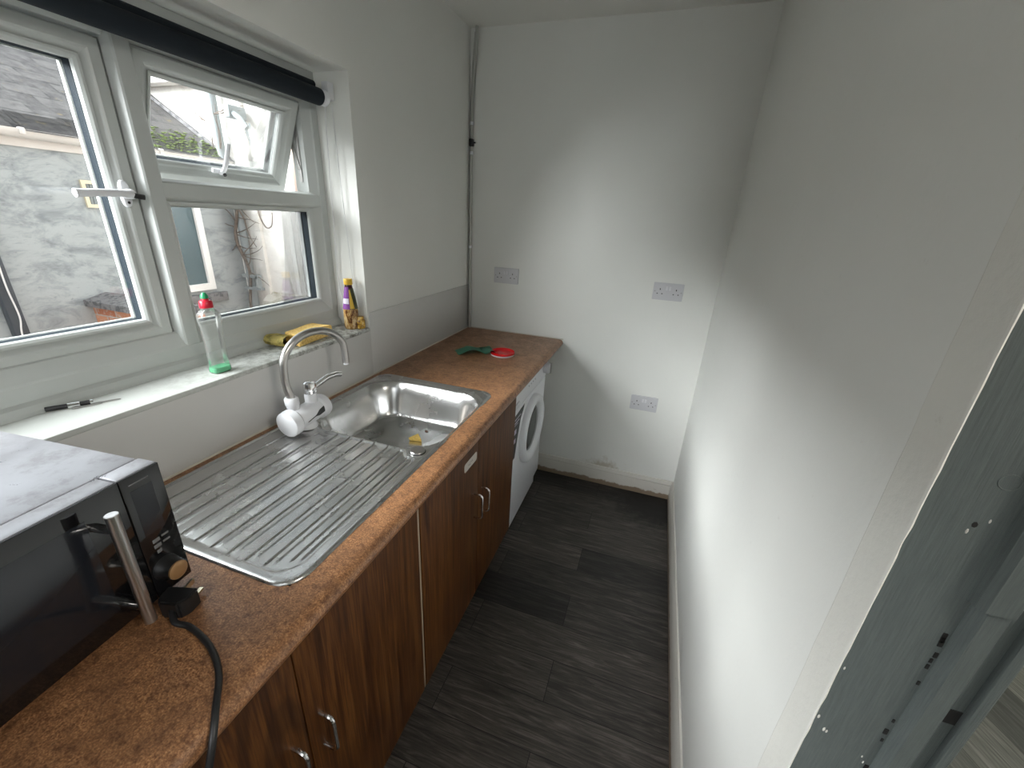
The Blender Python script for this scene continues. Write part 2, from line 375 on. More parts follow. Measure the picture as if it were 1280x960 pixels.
# window wall with its opening; the plaster edge is slightly rounded by a bevel
b = bm_()
box(b, (-WT, YR, 0), (0, 0, H)); box(b, (-WT, YB, 0), (0, YL, H))
box(b, (-WT, YL, ZH), (0, YR, H)); box(b, (-WT, YL, 0), (0, YR, ZS-.012))
struct('wall_left', b, 'wall')
b = bm_(); box(b, (RW, JY+.008, 0), (RW+.13, 0, H)); box(b, (RW, YB, 0), (RW+.13, JY-.82, H)); box(b, (RW, JY-.82, 2.06), (RW+.13, JY+.008, H))
struct('wall_right', b, 'wall')
b = bm_(); box(b, (-WT, YB-.15, 0), (.35, YB, H)); box(b, (1.0, YB-.15, 0), (RW+.13, YB, H)); box(b, (.35, YB-.15, 0), (1.0, YB, 1.1)); box(b, (.35, YB-.15, 1.95), (1.0, YB, H)); struct('wall_front', b, 'wall')  # opening added in this unseen wall so sky light fills from behind
b = bm_(); box(b, (3.9, -4.6, 0), (4.0, .15, H)); box(b, (RW+.13, -4.7, 0), (4.0, -4.6, H)); box(b, (RW+.03, -4.7, 0), (RW+.13, YB-.15, H)); struct('wall_hall', b, 'wall')
# filler strip down the end of the right wall, with a ragged edge
b = bm_(); n = 90; prev = None
for i in range(n+1):
    z = .0+2.06*i/n; w = .062+.004*noise.noise(Vector((0, 0, z*6)))+.002*noise.noise(Vector((3, 0, z*30)))
    row = [b.verts.new((RW, JY+w, z)), b.verts.new((RW-.0010, JY+w-.003, z)), b.verts.new((RW-.0012, JY+.0015, z)), b.verts.new((RW-.0005, JY-.0012+.0012*noise.noise(Vector((9, 0, z*40))), z)), b.verts.new((RW+.01, JY+.004, z))]
    if prev:
        for k in range(4): b.faces.new((prev[k], prev[k+1], row[k+1], row[k]))
    prev = row
struct('trim_1', b, 'filler', smooth=None)
# skirting boards: moulded profile
def skirt(name, p0, p1, nrm):
    p0, p1, nrm = Vector(p0), Vector(p1), Vector(nrm)
    prof = [(0, 0), (.015, 0), (.015, .085), (.0125, .091), (.0145, .096), (.012, .104), (.008, .112), (.006, .118), (0, .120)]
    b = bm_(); prism(b, [p0+nrm*a+Vector((0, 0, h)) for a, h in prof], p1-p0); return struct(name, b, 'skirt')
skirt('baseboard_back', (.50, 0, 0), (RW, 0, 0), (0, -1, 0)); skirt('baseboard_right', (RW, 0, 0), (RW, JY+.06, 0), (-1, 0, 0))
# splashback panel below the seam at z = 1.145, and its sealant bead
b = bm_(); box(b, (0, YR+.006, HC), (.004, -.001, 1.145), .001); box(b, (0, -2.6, HC), (.004, YR+.006, ZS-.014), .001)
struct('trim_2', b, 'panel')
b = bm_(); tube(b, [(.005, -2.58, HC+.001), (.005, -.003, HC+.001)], .0035, 8); tube(b, [(.005, -.0035, HC+.001), (.60, -.0035, HC+.001)], .0035, 8)
struct('trim_3', b, 'sealant')
# door frame at the end of the right wall: lining, planted stop, outer rebate
dr = thing('door_1', (RW, JY, 0), kind='structure')
b = bm_()
box(b, (RW+.0005, JY-.0005, 0), (RW+.135, JY+.02, 2.04), .0015)
obj('door_lining', b, 'greypaint', dr)
b = bm_()
pr = [(RW+.078, JY), (RW+.080, JY-.007), (RW+.086, JY-.012), (RW+.104, JY-.012), (RW+.108, JY-.008), (RW+.108, JY)]
prism(b, [(x, y, 0) for x, y in pr], (0, 0, 1.165)); pr2 = [(x-.006 if i < 3 else x, y-(.004 if 0 < i < 5 else 0)) for i, (x, y) in enumerate(pr)]
prism(b, [(x, y, 1.165) for x, y in pr2], (0, 0, .87)); obj('door_stop', b, 'greypaint', dr)
b = bm_(); box(b, (RW+.126, JY-.010, 0), (RW+.138, JY+.02, 2.04), .003); obj('outer_bead', b, 'greypaint', dr)
b = bm_(); box(b, (RW+.109, JY-.0012, .985), (RW+.129, JY+.01, 1.008)); obj('latch_recess', b, 'slot', dr)
b = bm_()
lathe(b, [(.0032, 0), (.0030, .0010)], (RW+.0465, JY, 1.255), (0, -1, 0), 7, .8, 1.15); obj('screw_hole', b, 'slot', dr)
b = bm_()
random.seed(4)
for i in range(16):
    z = .70+.45*random.random()**1.4; x = RW+.076-.003*random.random(); s = .0012+.0016*random.random()
    box(b, (x-s, JY-.0016, z), (x+s*.6, JY+.001, z+s*3.5))
obj('paint_gap', b, 'slot', dr)
b = bm_()
for (x, z, s) in ((.004, .925, .003), (.0155, .905, .0032), (.019, .903, .0025), (.056, 1.262, .002), (.0435, 1.246, .0025), (.005, 1.02, .0022), (.07, .87, .0022), (.066, .88, .0018), (.071, .85, .002)):
    lathe(b, [(s*.9, 0), (s*.7, .0004), (s*.4, .0006)], (RW+x, JY-.0006, z), (0, -1, 0), 6, .6, 1.5)
obj('paint_chip', b, 'chip', dr)
b = bm_(); tube(b, [(RW+.054+.0085*math.cos(t*PI/10), JY-.0004, 1.307+.0085*math.sin(t*PI/10)) for t in range(20)], .0007, 6, closed=True); obj('filled_plug', b, 'greypaint', dr)
b = bm_(); 
box(b, (RW+.0005, JY-.82, 0), (RW+.135, JY-.80, 2.04), .001); box(b, (RW+.0005, JY-.80, 2.04), (RW+.135, JY+.02, 2.06), .001); obj('far_lining', b, 'greypaint', dr)

# ---------------------------------------------------------------- window
wn = thing('window_1', (-.14, (YR+YL)/2, ZS), kind='structure')
# sill board
b = bm_(); prof = [(-.24, ZS-.016), (.003, ZS-.016), (.006, ZS-.013), (.007, ZS-.006), (.005, ZS-.002), (.001, ZS), (-.24, ZS)]
prism(b, [(x, YL, z) for x, z in prof], (0, YR-YL-.0005, 0)); obj('window_sill', b, 'sill', wn)
FX = -.14
def bar_y(b, y0, y1, prof):   # profile (x,z) swept along y
    prism(b, [(x, y0, z) for x, z in prof], (0, y1-y0, 0))
def bar_z(b, z0, z1, prof):   # profile (x,y) swept along z
    prism(b, [(x, y, z0) for x, y in prof], (0, 0, z1-z0))
b = bm_()
OZ0, OZ1 = ZS, ZH
# bottom rail, head, right jamb, left jamb, mullion, transom (chamfered inner edges)
e_ = .0006
bar_y(b, YL+.001, YR-.001, [(FX-.068, OZ0+.001), (FX-e_, OZ0+.001), (FX-e_, 1.148), (FX-.004, 1.153), (FX-.020, 1.184), (FX-.025, 1.187), (FX-.068, 1.187)])
bar_y(b, YL+.001, YR-.001, [(FX-.068, OZ1-.001), (FX-e_, OZ1-.001), (FX-e_, 1.862), (FX-.003, 1.858), (FX-.020, 1.838), (FX-.068, 1.836)])
bar_z(b, OZ0, OZ1, [(FX-.07, YR), (FX, YR), (FX, -.970), (FX-.004, -.974), (FX-.020, -.999), (FX-.07, -1.001)])
bar_z(b, OZ0, OZ1, [(FX-.07, YL), (FX, YL), (FX, YL+.05), (FX-.018, YL+.06), (FX-.07, YL+.06)])
bar_z(b, OZ0+.03, OZ1-.03, [(FX-.072, -1.541), (FX-.026, -1.541), (FX-.004, -1.535), (FX-.0012, -1.531), (FX-.0012, -1.499), (FX-.004, -1.495), (FX-.020, -1.487), (FX-.072, -1.485)])
bar_y(b, -1.51, -.96, [(FX-.066, 1.515), (FX-.020, 1.515), (FX-.004, 1.522), (FX-.0018, 1.526), (FX-.0018, 1.556), (FX-.004, 1.560), (FX-.018, 1.567), (FX-.066, 1.567)])
obj('window_frame', b, 'upvc', wn, smooth=None)
# quadrant bead between frame and sill
b = bm_(); bar_y(b, YL, YR-.001, [(FX, ZS), (FX+.014, ZS), (FX+.013, ZS+.008), (FX+.008, ZS+.02), (FX, ZS+.027)]); obj('sill_bead', b, 'upvc', wn, smooth=None)
def rail_frame(b, T, y0, y1, z0, z1, prof):
    """mitred rectangular frame. prof: (inset, depth) pairs closed; T maps (depth, y, z) to world"""
    n = len(prof); rings = []
    for (sy, sz) in ((0, 0), (1, 0), (1, 1), (0, 1)):
        ring = []
        for ins, d in prof:
            y = y0+ins if sy == 0 else y1-ins; z = z0+ins if sz == 0 else z1-ins
            ring.append(b.verts.new(T(d, y, z)))
        rings.append(ring)
    for i in range(4):
        a, c = rings[i], rings[(i+1) % 4]
        for k in range(n): b.faces.new((a[k], a[(k+1) % n], c[(k+1) % n], c[k]))
def unit(name, T, y0, y1, z0, z1, sash, parent):
    """one glazed light. sash = width of the sash profile (0: glazed into the frame)"""
    par = parent
    if sash:
        b = bm_(); rail_frame(b, T, y0, y1, z0, z1, [(0, 0), (.004, .003), (sash-.017, .003), (sash-.013, .001), (sash-.010, -.002), (sash, -.010), (sash, -.018), (sash-.004, -.06), (0, -.06)])
        par = obj(name, b, 'upvc', parent, smooth=None)
    i = sash
    b = bm_(); rail_frame(b, T, y0+i, y1-i, z0+i, z1-i, [(-.001, -.004), (.004, -.0055), (.009, -.010), (.011, -.016), (.011, -.019), (-.001, -.019)]); obj('glazing_bead', b, 'upvc', par, smooth=None)
    b = bm_(); rail_frame(b, T, y0+i, y1-i, z0+i, z1-i, [(0, -.0225), (.0105, -.0225), (.0105, -.0435), (0, -.0435)]); obj('glazing_spacer', b, 'spacer', par)
    b = bm_(); rail_frame(b, T, y0+i, y1-i, z0+i, z1-i, [(0, -.047), (.013, -.047), (.011, -.060), (0, -.060)]); obj('outer_bead', b, 'upvc', par)
    for d in (-.021, -.045):
        b = bm_(); b.faces.new([b.verts.new(T(d, *q)) for q in ((y0+i+.002, z0+i+.002), (y1-i-.002, z0+i+.002), (y1-i-.002, z1-i-.002), (y0+i+.002, z1-i-.002))])
        obj('glass_pane', b, 'glass', par)
    return par
T0 = lambda d, y, z: Vector((FX-.012+d, y, z))
unit('fixed_light', T0, -1.486, -1.001, 1.187, 1.514, 0, wn)
TS = lambda d, y, z: Vector((FX-.028+d, y, z))
cs = unit('casement_sash', TS, YL+.065, -1.5435, 1.178, 1.833, .041, wn)
# top-hung fanlight, open at the bottom: rotate about its top edge
ang = math.radians(22.5); hz = 1.838; hx = FX-.012
def TF(d, y, z):
    dz = z-hz; return Vector((hx+d*math.cos(ang)+dz*math.sin(ang), y, hz+dz*math.cos(ang)-d*math.sin(ang)))
fs = unit('fanlight_sash', TF, -1.490, -1.006, 1.540, 1.836, .042, wn)
# casement handle
yy, zz = -1.572, 1.526
b = bm_(); lathe(b, [(.011, 0), (.0105, .006), (.009, .008)], (FX-.0255, yy, zz), (1, 0, 0), 24, 1, 2.7, 2.6)
ch = obj('handle_plate', b, 'whiteplastic', cs)
b = bm_(); lathe(b, [(.0115, 0), (.011, .02), (.009, .023)], (FX-.020, yy, zz), (1, 0, 0), 20)
tube(b, smooth_path([(FX+.0, yy, zz), (FX+.006, yy-.03, zz), (FX+.010, yy-.065, zz-.001), (FX+.010, yy-.112, zz-.004)]), [.0085]*3+[.0080]*14+[.0085, .0088], 12)
obj('handle_lever', b, 'whiteplastic', cs)
b = bm_(); tube(b, [(FX+.002, yy+.002, zz-.003), (FX+.010, yy+.02, zz-.006)], .006, 10); obj('handle_lock', b, 'slot', cs)
b = bm_(); lathe(b, [(.0032, 0), (.0032, .0015)], (FX-.0185, yy, zz-.019), (1, 0, 0), 10); obj('handle_screw', b, 'slot', cs)
# fanlight handle, standing upright
yc = -1.262; zc = 1.590
b = bm_()
P = lambda d, y, z: TF(d, y, z)
for bb in [b]:
    q = [P(.004, yc-.022, zc-.006), P(.004, yc+.014, zc-.006), P(.004, yc+.014, zc+.006), P(.004, yc-.022, zc+.006)]
    prism(bb, q, P(.012, 0, 0)-P(.004, 0, 0))
obj('handle_plate', b, 'whiteplastic', fs)
b = bm_(); tube(b, smooth_path([P(.012, yc, zc-.004), P(.022, yc, zc+.004), P(.030, yc, zc+.03), P(.032, yc, zc+.088)]), .0062, 12); obj('handle_lever', b, 'whiteplastic', fs)
b = bm_(); tube(b, [P(.026, yc+.001, zc-.001), P(.031, yc+.001, zc-.004)], .0045, 10); obj('handle_lock', b, 'slot', fs)
# friction stay at the right side of the fanlight
b = bm_(); 
for (p, q) in (((FX-.045, -1.0035, 1.83), (FX-.045, -1.0035, 1.60)), ((FX-.045, -1.006, 1.64), (FX-.078, -1.006, 1.76)), ((FX-.050, -1.007, 1.80), (FX-.078, -1.007, 1.76))):
    p, q = Vector(p), Vector(q); d = (q-p).normalized(); s = Vector((d.z, 0, -d.x))*.006
    prism(b, [p-s, q-s, q+s, p+s], (0, .002, 0))
obj('friction_stay', b, 'dullmetal', wn)

# roller blind
bl = thing('roller_blind', (-.085, -1.75, ZH-.07), 'dark rolled-up roller blind across the top of the window', 'blind')
b = bm_(); tube(b, [(-.075, YL+.03, 1.850), (-.075, -1.000, 1.850)], .0245, 24); obj('rolled_fabric', b, 'blind', bl)
b = bm_(); tube(b, [(-.096, YL+.03, 1.884), (-.096, -.998, 1.884)], .012, 16); obj('bottom_bar', b, 'blind', bl)
b = bm_(); lathe(b, [(.020, 0), (.023, .003), (.023, .020), (.019, .024)], (-.072, -.975, 1.850), (0, -1, 0), 24)
box(b, (-.085, -.972, 1.85), (-.06, -.9435, 1.90), .002); obj('end_bracket', b, 'whiteplastic', bl)
b = bm_(); tube(b, smooth_path([(-.060, -.962, 1.84), (-.058, -.955, 1.6), (-.052, -.950, 1.35), (-.045, -.9475, 1.22), (-.038, -.946, 1.14)]), .0013, 6)
tube(b, smooth_path([(-.085, -.966, 1.83), (-.100, -.960, 1.55), (-.112, -.954, 1.32), (-.108, -.951, 1.22), (-.085, -.949, 1.15), (-.055, -.946, 1.118), (-.038, -.946, 1.14)]), .0016, 6); obj('pull_cord', b, 'cable', bl)

# ---------------------------------------------------------------- worktop (with a cut-out for the bowl)
SX0, SX1, SY0, SY1 = .028, .532, -1.893, -.907
BX0, BX1, BY0, BY1 = .058, .520, -1.392, -.955
b = bm_(); th = .040
def wtop(b, y0, y1, x0, x1):
    box(b, (x0, y0, HC-th), (x1, y1, HC))
wtop(b, SY0+.012, SY1-.012, .004, SX0+.010); wtop(b, SY1-.012, -.003, .004, BX1); wtop(b, -2.58, SY0+.012, .004, BX1)
edge = [(BX1, HC-th), (.578, HC-th), (.588, HC-th+.002), (.596, HC-th+.008), (.600, HC-th+.016), (.600, HC-.018), (.597, HC-.010), (.591, HC-.004), (.583, HC-.0008), (.574, HC), (BX1, HC)]
prism(b, [(x, -2.58, z) for x, z in edge], (0, 2.577, 0))
tag(obj('worktop', b, 'worktop'), 'long mottled brown laminate worktop running under the window to the far wall', 'worktop')

# ---------------------------------------------------------------- sink
def sd_rr(x, y, cx, cy, hx, hy, r):
    qx, qy = abs(x-cx)-hx+r, abs(y-cy)-hy+r
    return math.hypot(max(qx, 0), max(qy, 0))+min(max(qx, qy), 0)-r
ss = lambda a, b_, t: (lambda q: q*q*(3-2*q))(min(1, max(0, (t-a)/(b_-a))))
grooves = [.086, .130, .175, .220, .264, .308, .352, .397, .440, .478]
def gr_y(x):
    far = -1.405-.10*max(0, (x-.41)/.09)**2*.6; near = -1.862+.055*max(0, (x-.42)/.08)**2
    if x < .2: far = -1.465
    return near, far
def sink_z(x, y):
    z = HC+.0040
    e = -sd_rr(x, y, (SX0+SX1)/2, (SY0+SY1)/2, (SX1-SX0)/2, (SY1-SY0)/2, .05)
    z -= .0032*(1-ss(0, .004, e)); z += .0015*math.exp(-((e-.008)/.003)**2)
    d = sd_rr(x, y, (BX0+BX1)/2, (BY0+BY1)/2, (BX1-BX0)/2, (BY1-BY0)/2, .115)
    # stepped lip round the bowl
    if y > -1.30 or d < 0: z -= .004*(1-ss(.012, .020, d))
    else: z -= .004*(1-ss(.002, .010, d))
    if d < .004:
        t = -d
        z -= .010*ss(-.004, .006, t)
        z -= .130*ss(.002, .050, t)*.90+.012*ss(.03, .09, t)+.006*ss(.05, .2, t)
    # drainer panel: recessed field with pressed ribs
    pd = sd_rr(x, y, .272, -1.640, .233, .232, .055)
    dp = math.hypot(x-.489, y+1.400)
    if d > .006:
        z -= .0030*(1-ss(-.006, .004, pd))*ss(.030, .040, dp)
        for gx in grooves:
            n_, f = gr_y(gx)
            dx = x-gx; yy_ = min(max(y, n_), f); q = math.hypot(dx, y-yy_)
            z -= .0040*math.exp(-(q/.0017)**2); z += .0012*math.exp(-((dx-.012)/.004)**2)*ss(n_-.004, n_+.02, y)*(1-ss(f-.02, f+.004, y))
    return z
xsn = sorted(set([round(SX0+.0012*i, 5) for i in range(int((SX1-SX0)/.0012)+1)]+[SX1]))
ysn = sorted(set([round(SY0+.0044*i, 5) for i in range(int((SY1-SY0)/.0044)+1)]+[SY1]))
b = bm_(); rows = []; xc = (SX0+SX1)/2; hw0 = (SX1-SX0)/2; R = .05
for y in ysn:
    e = min(y-SY0, SY1-y); hw = hw0 if e > R else hw0-R+math.sqrt(max(0, R*R-(R-e)**2))
    row = []
    for x in xsn:
        u = (x-xc)/hw0; X = xc+u*hw
        # only squeeze the outer band so the ribs stay straight
        if e <= R:
            inner = hw0-.10
            X = x if abs(x-xc) < inner else xc+math.copysign(inner+(abs(x-xc)-inner)*(hw-inner)/(hw0-inner), x-xc)
        row.append(b.verts.new((X, y, sink_z(X, y))))
    rows.append(row)
for a, c in zip(rows, rows[1:]):
    for k in range(len(a)-1): b.faces.new((a[k], a[k+1], c[k+1], c[k]))
# turned-down rim
bmesh.ops.recalc_face_normals(b, faces=b.faces)
be = [e for e in b.edges if e.is_boundary]; ex = bmesh.ops.extrude_edge_only(b, edges=be)['geom']
for v in ex:
    if isinstance(v, bmesh.types.BMVert): v.co.z = HC+.0002
sk = thing('kitchen_sink', (xc, (SY0+SY1)/2, HC), 'stainless steel inset sink with ribbed drainer and single bowl', 'sink')
obj('sink_top', b, 'steel', sk, smooth=60)
b = bm_(); lathe(b, [(.0235, 0), (.0235, .0022), (.0225, .0026)], (.489, -1.399, HC+.0030), (0, 0, 1), 32); obj('cover_gap_shade', b, 'black', sk)  # black disc put in as the shaded gap around the cover
b = bm_(); lathe(b, [(.0215, 0), (.0218, .0045), (.0205, .0062), (.0185, .0066), (.010, .0067), (.002, .0067)], (.489, -1.399, HC+.0040), (0, 0, 1), 40); obj('tap_hole_cover', b, 'brushed', sk)
b = bm_(); lathe(b, [(.036, 0), (.036, .0012), (.028, .0018), (.020, .0006)], (.20, -1.14, HC-.1555), (0, 0, 1), 28); obj('waste', b, 'dullmetal', sk)
b = bm_(); zz_ = sink_z(.312, -1.118)+.001; prism(b, [(.290, -1.135, zz_), (.335, -1.125, zz_), (.305, -1.095, zz_)], (-.001, -.002, .012))
tag(obj('sponge_scrap', b, 'scrap'), 'small yellow torn sponge scrap in the sink bowl', 'sponge')
b = bm_(); lathe(b, [(.003, 0), (.0045, .002), (.002, .004)], (.315, -1.055, sink_z(.315, -1.055)+.0005), (0, 0, 1), 10, 1.8, .8); tag(obj('food_crumb', b, mat('brown_crumb', (.12, .05, .03), .7)), 'tiny brown food crumb on the bottom of the sink bowl', 'crumb')

# ---------------------------------------------------------------- electric water-heater tap
tp = thing('kitchen_tap', (.107, -1.405, HC+.003), 'white electric instant heater tap with curved steel swan neck spout', 'tap')
F, B = Vector((.110, -1.462, .932)), Vector((.108, -1.335, .938)); ax = (B-F).normalized()
b = bm_()
lathe(b, [(.012, .004), (.0295, .008), (.0325, .020), (.0325, .104), (.029, .118), (.012, .122)], F, ax, 36)
# pedestal
lathe(b, [(.0285, 0), (.0285, .004), (.025, .014), (.024, .040)], (.107, -1.403, HC+.0035), (0, 0, 1), 30)
# neck boss for the spout and stub for the mixer cartridge
lathe(b, [(.0175, 0), (.0175, .030), (.0195, .034), (.0195, .052), (.017, .056)], (.100, -1.437, .944), (-.06, -.05, 1), 28)
lathe(b, [(.0185, 0), (.0178, .048), (.0165, .052)], (.107, -1.377, .944), (0, 0, 1), 28)
obj('heater_body', b, 'whiteplastic', tp)
b = bm_(); lathe(b, [(.031, -.022), (.038, -.018), (.0395, -.006), (.0395, .006), (.036, .010)], F, ax, 40); obj('front_cap', b, 'whiteplastic', tp)
b = bm_(); lathe(b, [(.0345, .0085), (.0352, .0085), (.0352, .0115), (.0345, .0115)], F, ax, 40); obj('cap_seam', b, 'legend', tp)
b = bm_(); lathe(b, [(.034, .100), (.0375, .104), (.0375, .122), (.034, .130), (.020, .133)], F, ax, 40); obj('rear_cap', b, 'whiteplastic', tp)
b = bm_()
def cylpatch(b, poly, r):   # poly of (s along axis, angle deg up from +x)
    vs = []
    for s, a in poly:
        a = math.radians(a); vs.append(b.verts.new(F+ax*s+Vector((math.cos(a)*r, 0, math.sin(a)*r))))
    b.faces.new(vs)
for k in range(14):
    s0, s1 = .030+k*.005, .030+(k+1)*.005
    wd = lambda s: (3.2 if s < .062 else 3.2+min(1, (s-.062)/.016)*13)
    base_a = lambda s: -14+ (s-.03)*330
    for j in range(3):
        f0, f1 = -1+2*j/3, -1+2*(j+1)/3
        cylpatch(b, [(s0, base_a(s0)+wd(s0)*f0), (s1, base_a(s1)+wd(s1)*f0), (s1, base_a(s1)+wd(s1)*f1), (s0, base_a(s0)+wd(s0)*f1)], .0331)
obj('display_strip', b, 'black', tp)
b = bm_(); sp = []
B0 = Vector((.097, -1.439, .995))
pts = [B0, B0+Vector((-.006, -.006, .05)), B0+Vector((-.007, -.004, .095))]
tip = Vector((.130, -1.236, 1.052)); cA = pts[-1]; horiz = Vector((tip.x-cA.x, tip.y-cA.y, 0)); Rr = horiz.length/2; hd = horiz.normalized(); cc = cA+hd*Rr
for k in range(1, 13):
    a = PI-(PI*.93)*k/12; pts.append(cc+hd*(Rr*math.cos(a))+Vector((0, 0, Rr*.82*math.sin(a))))
pts.append(Vector((pts[-1].x+.001, pts[-1].y+.002, 1.052)))
tube(b, smooth_path(pts, 4), .0112, 18); obj('spout', b, 'brushed', tp)
b = bm_(); e = pts[-1]; tube(b, [e+Vector((0, 0, .002)), e+Vector((0, 0, -.006))], .0085, 16); obj('aerator', b, 'whiteplastic', tp)
b = bm_(); lathe(b, [(.0190, 0), (.0200, .006), (.0200, .022), (.0175, .032), (.010, .036)], (.107, -1.377, .995), (0, 0, 1), 28)
tube(b, smooth_path([(.112, -1.368, 1.008), (.125, -1.345, 1.016), (.138, -1.318, 1.026), (.150, -1.290, 1.027), (.157, -1.272, 1.021)]), [.006]*6+[.0055]*5+[.0062]*5+[.007]*5+[.0075, .0075, .007, .005][:4], 12) if False else None
P_ = smooth_path([(.110, -1.368, 1.006), (.116, -1.345, 1.016), (.124, -1.318, 1.027), (.132, -1.290, 1.029), (.137, -1.270, 1.024)], 5)
tube(b, P_, [.0085+.0010*i/len(P_) for i in range(len(P_)-1)]+[.005], 12); obj('mixer_lever', b, 'chrome', tp)

# ---------------------------------------------------------------- base cabinets
DX = .585
def d_handle(parent, y, zt, zb, out=.030):
    b = bm_(); r = .0042
    pts = [(DX-.001, y, zt), (DX+out*.55, y, zt), (DX+out*.9, y, zt-.005), (DX+out, y, zt-.016), (DX+out, y, (zt+zb)/2), (DX+out, y, zb+.016), (DX+out*.9, y, zb+.005), (DX+out*.55, y, zb), (DX-.001, y, zb)]
    tube(b, smooth_path(pts, 4), r, 10); obj('handle', b, 'chrome', parent)
def cabinet(label, y0, y1, ysplit, mats, handles, stickers=()):
    c = thing('base_cabinet', (.3, (y0+y1)/2, 0), label, 'cabinet')
    b = bm_()
    box(b, (.02, y0, .16), (.564, y0+.018, HC-.041)); box(b, (.02, y1-.018, .16), (.564, y1, HC-.041))
    box(b, (.02, y0+.018, .16), (.564, y1-.018, .178)); box(b, (.02, y0+.018, .178), (.026, y1-.018, .70)); box(b, (.54, y0+.018, HC-.07), (.564, y1-.018, HC-.041))
    obj('carcass', b, 'carcass', c)
    b = bm_(); box(b, (.488, y0, .0005), (.505, y1, .16)); obj('plinth', b, 'wood_b', c)
    for (a, e, mt, hy, zt) in ((y0+.0015, ysplit-.001, mats[0], handles[0][0], handles[0][1]), (ysplit+.001, y1-.0015, mats[1], handles[1][0], handles[1][1])):
        b = bm_(); box(b, (.5665, a, .168), (DX, e, HC-.043), .0016); d = obj('door', b, mt, c)
        d_handle(d, hy, zt, zt-.096)
        for (sa, sb, z0, z1, writing) in stickers:
            if a <= (sa+sb)/2 <= e:
                b = bm_(); prism(b, [(DX, yy, zz) for yy, zz in rrect(sa, sb, z0, z1, .008, 4)], (.0006, 0, 0)); s = obj('sticker', b, 'labelwhite2', d); s['label'] = 'off-white paper sticker'
                if writing:
                    b = bm_(); random.seed(3); yy = (sa+sb)/2-.018
                    for k in range(4):
                        for q in range(3):
                            z = (z0+z1)/2+random.uniform(-.004, .004); box(b, (DX+.0005, yy+k*.009, z-.001), (DX+.001, yy+k*.009+random.uniform(.002, .006), z+.001))
                    obj('scribble', b, 'legend', s)
    return c
M_['labelwhite2'] = mat('sticker_paper', (.50, .46, .41), .6)
c1 = cabinet('dark wood two-door sink cabinet between the white edge strip and the washing machine', -1.553, -.792, -1.180, ('wood_a', 'wood_d'), ((-1.212, .647), (-1.150, .633)), ((-1.292, -1.197, .775, .806, True), (-1.543, -1.503, .846, .874, False)))
c2 = cabinet('dark wood two-door cabinet under the microwave end of the worktop', -2.36, -1.562, -1.952, ('wood_c', 'wood_b'), ((-1.985, .645), (-1.922, .640)))
b = bm_(); box(b, (.5655, -1.5615, .168), (DX-.002, -1.5535, HC-.043), .001); s = obj('edge_strip', b, 'edge', c1); s['label'] = 'pale cream edging strip'

# ---------------------------------------------------------------- washing machine
wx, wy0, wy1 = .553, -.770, -.175
wm = thing('washing_machine', (.3, (wy0+wy1)/2, 0), 'white front-loading washing machine under the far end of the worktop', 'washing machine')
b = bm_(); box(b, (.03, wy0, .012), (wx-.02, wy1, HC-.045), .006)
pr = [(wx-.025, .105), (wx-.006, .105), (wx, .115), (wx, .712), (wx-.002, .716), (wx-.025, .716)]
prism(b, [(x, wy0+.002, z) for x, z in pr], (0, wy1-wy0-.004, 0)); obj('body', b, 'whitegoods', wm)
b = bm_(); pr = [(wx-.06, .012), (wx-.040, .012), (wx-.028, .03), (wx-.010, .085), (wx-.006, .101), (wx-.05, .101)]
prism(b, [(x, wy0+.002, z) for x, z in pr], (0, wy1-wy0-.004, 0)); obj('kick_panel', b, 'whitegoods2', wm)
b = bm_(); pr = [(wx-.025, .7185), (wx-.002, .7185), (wx+.002, .726), (wx+.001, .80), (wx-.006, HC-.048), (wx-.025, HC-.048)]
prism(b, [(x, wy0+.165, z) for x, z in pr], (0, wy1-wy0-.167, 0)); obj('control_panel', b, 'whitegoods', wm)
b = bm_(); prism(b, [(x+.001, wy0+.003, z) for x, z in pr], (0, .159, 0)); dwr = obj('detergent_drawer', b, 'whitegoods', wm)
b = bm_(); prism(b, [(wx+.0035, wy0+.03, .732), (wx+.0035, wy0+.125, .732), (wx+.0035, wy0+.130, .748), (wx+.0035, wy0+.11, .762), (wx+.0035, wy0+.05, .757), (wx+.0035, wy0+.03, .745)], (.003, 0, 0)); obj('drawer_grip', b, 'whitegoods2', dwr)
b = bm_(); lathe(b, [(.032, 0), (.031, .026), (.026, .034)], (wx, -.215, .780), (1, 0, 0), 28); kb = obj('programme_knob', b, 'whitegoods2', wm)
b = bm_(); box(b, (wx+.012, -.219, .750), (wx+.040, -.211, .810), .002); obj('knob_grip', b, 'dullmetal', kb)
for k in range(4):
    b = bm_(); lathe(b, [(.004, 0), (.004, .0025)], (wx+.001, -.50+.035*k, .775), (1, 0, 0), 12); obj('button', b, 'whitegoods2', wm)
b = bm_(); box(b, (wx+.0005, -.545, .80), (wx+.0016, -.53, .807)); obj('indicator_light', b, 'slot', wm)
dc = Vector((wx, -.428, .515))
b = bm_()
prof = [(.182, 0), (.182, .008), (.179, .020), (.170, .028), (.156, .030), (.142, .027), (.126, .016), (.122, .004)]
rings = []
sg = 56
for r, h in prof:
    ring = []
    for k in range(sg):
        t = 2*PI*k/sg; rr = r*(1+ (.085*math.exp(-((math.degrees(t)-5)/24)**2)+.085*math.exp(-((math.degrees(t)-365)/24)**2) if r > .16 else 0))
        ring.append(b.verts.new((dc.x+h, dc.y+rr*math.cos(t), dc.z+rr*math.sin(t))))
    rings.append(ring)
for a, c in zip(rings, rings[1:]):
    for k in range(sg): b.faces.new((a[k], a[(k+1) % sg], c[(k+1) % sg], c[k]))
b.faces.new(rings[0]); dd = obj('door', b, 'whitegoods', wm, smooth=50)
b = bm_(); lathe(b, [(.125, .003), (.116, .010), (.09, .015), (.05, .018), (.01, .019)], dc, (1, 0, 0), 40); obj('porthole_glass', b, 'porthole', dd)
